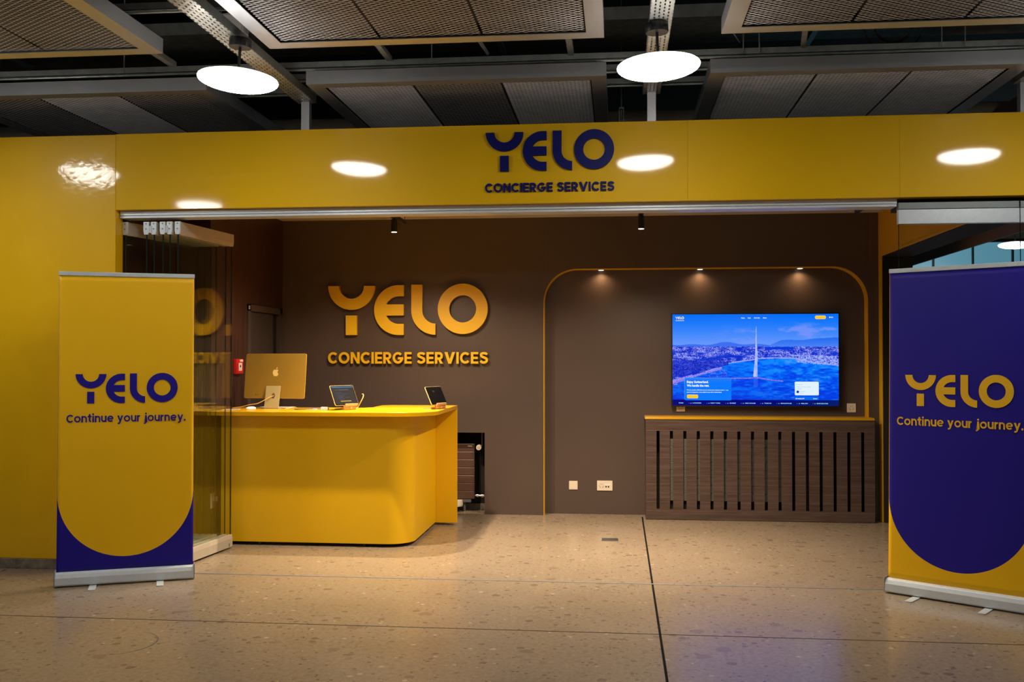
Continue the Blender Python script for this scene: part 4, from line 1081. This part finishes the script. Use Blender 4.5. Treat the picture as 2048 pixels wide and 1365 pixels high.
# ================================================================== wall plates
def plate(x0, x1, z0, z1, y, label, kind, m='white', face='back'):
    t = thing('wall_socket' if kind != 'blank' else 'blank_wall_plate', label, 'socket' if kind != 'blank' else 'wall plate', ((x0 + x1) / 2, y, (z0 + z1) / 2))
    w_, h_ = (x1 - x0) / 2, (z1 - z0) / 2
    MB().prism(rrect(-w_, w_, -h_, h_, .004), 'y', -.009, -.0005).build('plate', M[m], t, bevel=.002)
    def swiss(cx_, holder):
        mb = MB()
        for a in (90, 210, 330):
            px, pz = .017 * math.cos(R(a)), .017 * math.sin(R(a))
            for k_ in (-1, 0, 1):
                mb.tube([(cx_ + px + k_ * .009 * math.sin(R(a)), -.0105, pz - k_ * .009 * math.cos(R(a)) + (-.003 if k_ == 0 else 0)), (cx_ + px + k_ * .009 * math.sin(R(a)), -.0095, pz - k_ * .009 * math.cos(R(a)) + (-.003 if k_ == 0 else 0))], .0028, 8)
        mb.build('pin_hole', M['hole'], holder)
    if kind == 'blank': MB().prism(rrect(-w_ + .008, w_ - .008, -h_ + .008, h_ - .008, .002), 'y', -.0105, -.0092).build('cover', M['cream'], t, bevel=.001)
    if kind == 'triple': swiss(0, t)
    if kind == 'combo':
        swiss(-w_ * .42, t)
        MB().box(.002, w_ - .016, -.0105, -.0092, .0, .020).build('data_cover', M['white'], t)
        MB().box(.006, .019, -.0105, -.0092, -.016, -.003).box(.028, .041, -.0105, -.0092, -.016, -.003).build('data_port', M['hole'], t)
    return t
plate(-.468, -.386, .232, .314, NY, 'square blank white plate low in the niche wall, left of the double socket', 'blank', 'cream')
plate(-.201, -.054, .226, .320, NY, 'wide white socket with two data ports low in the niche wall', 'combo', 'cream')
plate(.550, .630, .985, 1.068, NY, 'square socket peeking out under the lower left corner of the television', 'triple', 'cream')
plate(2.118, 2.199, .985, 1.068, NY, 'square socket right of the lower right corner of the television', 'triple', 'cream')
t = thing('wall_socket', 'yellowish socket with a plug low on the side wall behind the folded glass', 'socket', (-3.262, 7.80, .34))
o = MB().prism(rrect(-.05, .05, -.06, .06, .004), 'x', .0005, .010).build('plate', M['cream'], t, bevel=.002)
o = MB().box(.010, .045, -.02, .02, -.005, .03).build('plug', M['cream'], t, bevel=.004)
t = thing('fire_call_point', 'red fire alarm call point on the dark wood wall left of the computer', 'fire alarm', (-3.262, 8.30, 1.42))
MB().box(.0005, .035, -.075, .075, -.064, .064).build('housing', M['red'], t, bevel=.006)
MB().box(.0352, .037, -.035, .035, -.038, .030).build('glass_plate', M['white'], t)
MB().prism([(-.012, -.008), (.012, -.008), (.012, .004), (0, .016), (-.012, .004)], 'x', .0372, .038).build('button', M['hole'], t)
MB().box(.0352, .0365, -.01, .06, .040, .058).build('notice', M['cream'], t)

# floor box and scuff
t = thing('floor_outlet', 'small rectangular metal cover set in the floor in front of the niche', 'floor outlet', (-.067, 8.265, 0))
MB().box(-.073, .073, -.066, .066, 0, .003).build('frame', M['strip'], t); MB().box(-.066, .066, -.058, .058, .0031, .0045).build('lid', M['lid'], t)
mb = MB(); pts = arc(-2.62, 5.02, .20, .22, -75, 78, 22); 
mb.strip([(p[0], p[1]) for p in pts], [(p[0] + .010 * math.sin(PI * i / 22), p[1]) for i, p in enumerate(pts)], 'z', 0, .0006)
tag(mb.build('scuff_mark', M['scuff']), 'curved grey scuff mark on the terrazzo in front of the yellow banner', 'mark')

# ================================================================== TRACK SPOTS inside, niche downlights
def spot_light(name, loc, power, cone, blend, colr, parent, size=.025, aim=(0, 0, -1)):
    ld = bpy.data.lights.new(name, 'SPOT'); ld.energy = power; ld.spot_size = R(cone); ld.spot_blend = blend; ld.color = colr; ld.shadow_soft_size = size
    lo_ = bpy.data.objects.new(name, ld); col.objects.link(lo_); lo_.parent = parent; lo_.location = loc
    lo_.rotation_euler = Vector(aim).to_track_quat('-Z', 'Y').to_euler()
    return lo_
def light_track(x, y0, y1, label):
    t = thing('lighting_track', label, 'lighting track', (x, y0, 2.63), 0, 'black ceiling lighting tracks')
    mb = MB(); mb.box(-.018, .018, 0, y1 - y0, 0, .034); mb.build('track_profile', M['black'], t)
    mb = MB()
    for yy in (.3, y1 - y0 - .03): mb.tube([(0.012, yy, .034), (0.012, yy, .20)], .0022, 6)
    mb.build('suspension_wire', M['black'], t)
    return t
def track_spot(x, y, label, p=TRACK_W, sp_=SPILL_W, z=2.52, side=False, aim=(0, 0, -1), cone=156):
    t = thing('track_spotlight', label, 'spotlight', (x, y, z), 0, 'black cylinder spotlights')
    mb = MB(); mb.lathe([(.0235, .001), (.025, .003), (.025, .100), (.022, .104)], n=28); mb.build('housing', M['black'], t, smooth=True)
    mb = MB(); mb.lathe([(.0225, -.0015), (.0225, .0008)], n=24); mb.build('lens', M['lens'], t)
    mb = MB(); mb.tube([(-.0245, 0, .06), (-.029, 0, .06)] if side else [(0, 0, .104), (0, 0, .1105)], .010, 10); mb.build('adapter', M['black'], t)
    spot_light('bulb', (0, 0, -.006), p, 118, 1.0, (1.0, .78, .55), t, aim=aim)
    spot_light('bulb_spill', (0, 0, -.006), sp_, cone, .38, (1.0, .78, .56), t, aim=aim)
    return t
light_track(-1.815, 7.0, 8.38, 'black lighting track hanging in front of the wall sign')
light_track(.185, 7.0, 8.28, 'black lighting track hanging left of the television niche')
light_track(1.862, 7.0, 8.06, 'black lighting track at the right in front of the niche')
track_spot(-1.815, 8.0, 'black cylinder spotlight hanging in front of the wall sign', TRACK_W * 1.05, SPILL_W * 1.3)
track_spot(.185, 8.0, 'black cylinder spotlight hanging above the middle of the floor', TRACK_W * .85)
track_spot(-1.767, 7.33, 'black cylinder spotlight beside the left track hidden behind the fascia', z=2.588, side=True)
track_spot(.233, 7.33, 'black cylinder spotlight beside the middle track hidden behind the fascia', z=2.588, side=True)
for x, lb in ((-.159, 'small recessed downlight at the left of the niche top'), (.769, 'small recessed downlight at the middle of the niche top'), (1.687, 'small recessed downlight at the right of the niche top')):
    t = thing('recessed_downlight', lb, 'downlight', (x, 9.535, 2.332), 0, 'downlights in the niche top')
    MB().lathe([(.030, -.006), (.034, -.004), (.034, -.0005)], n=24).build('trim_ring', M['alu_warm'], t)
    MB().lathe([(.024, -.0085), (.024, -.0065)], n=24).build('lens', M['lens'], t)
    spot_light('bulb', (0, 0, -.012), PUCK_W, 150, .9, (1.0, .62, .30), t, size=.015)
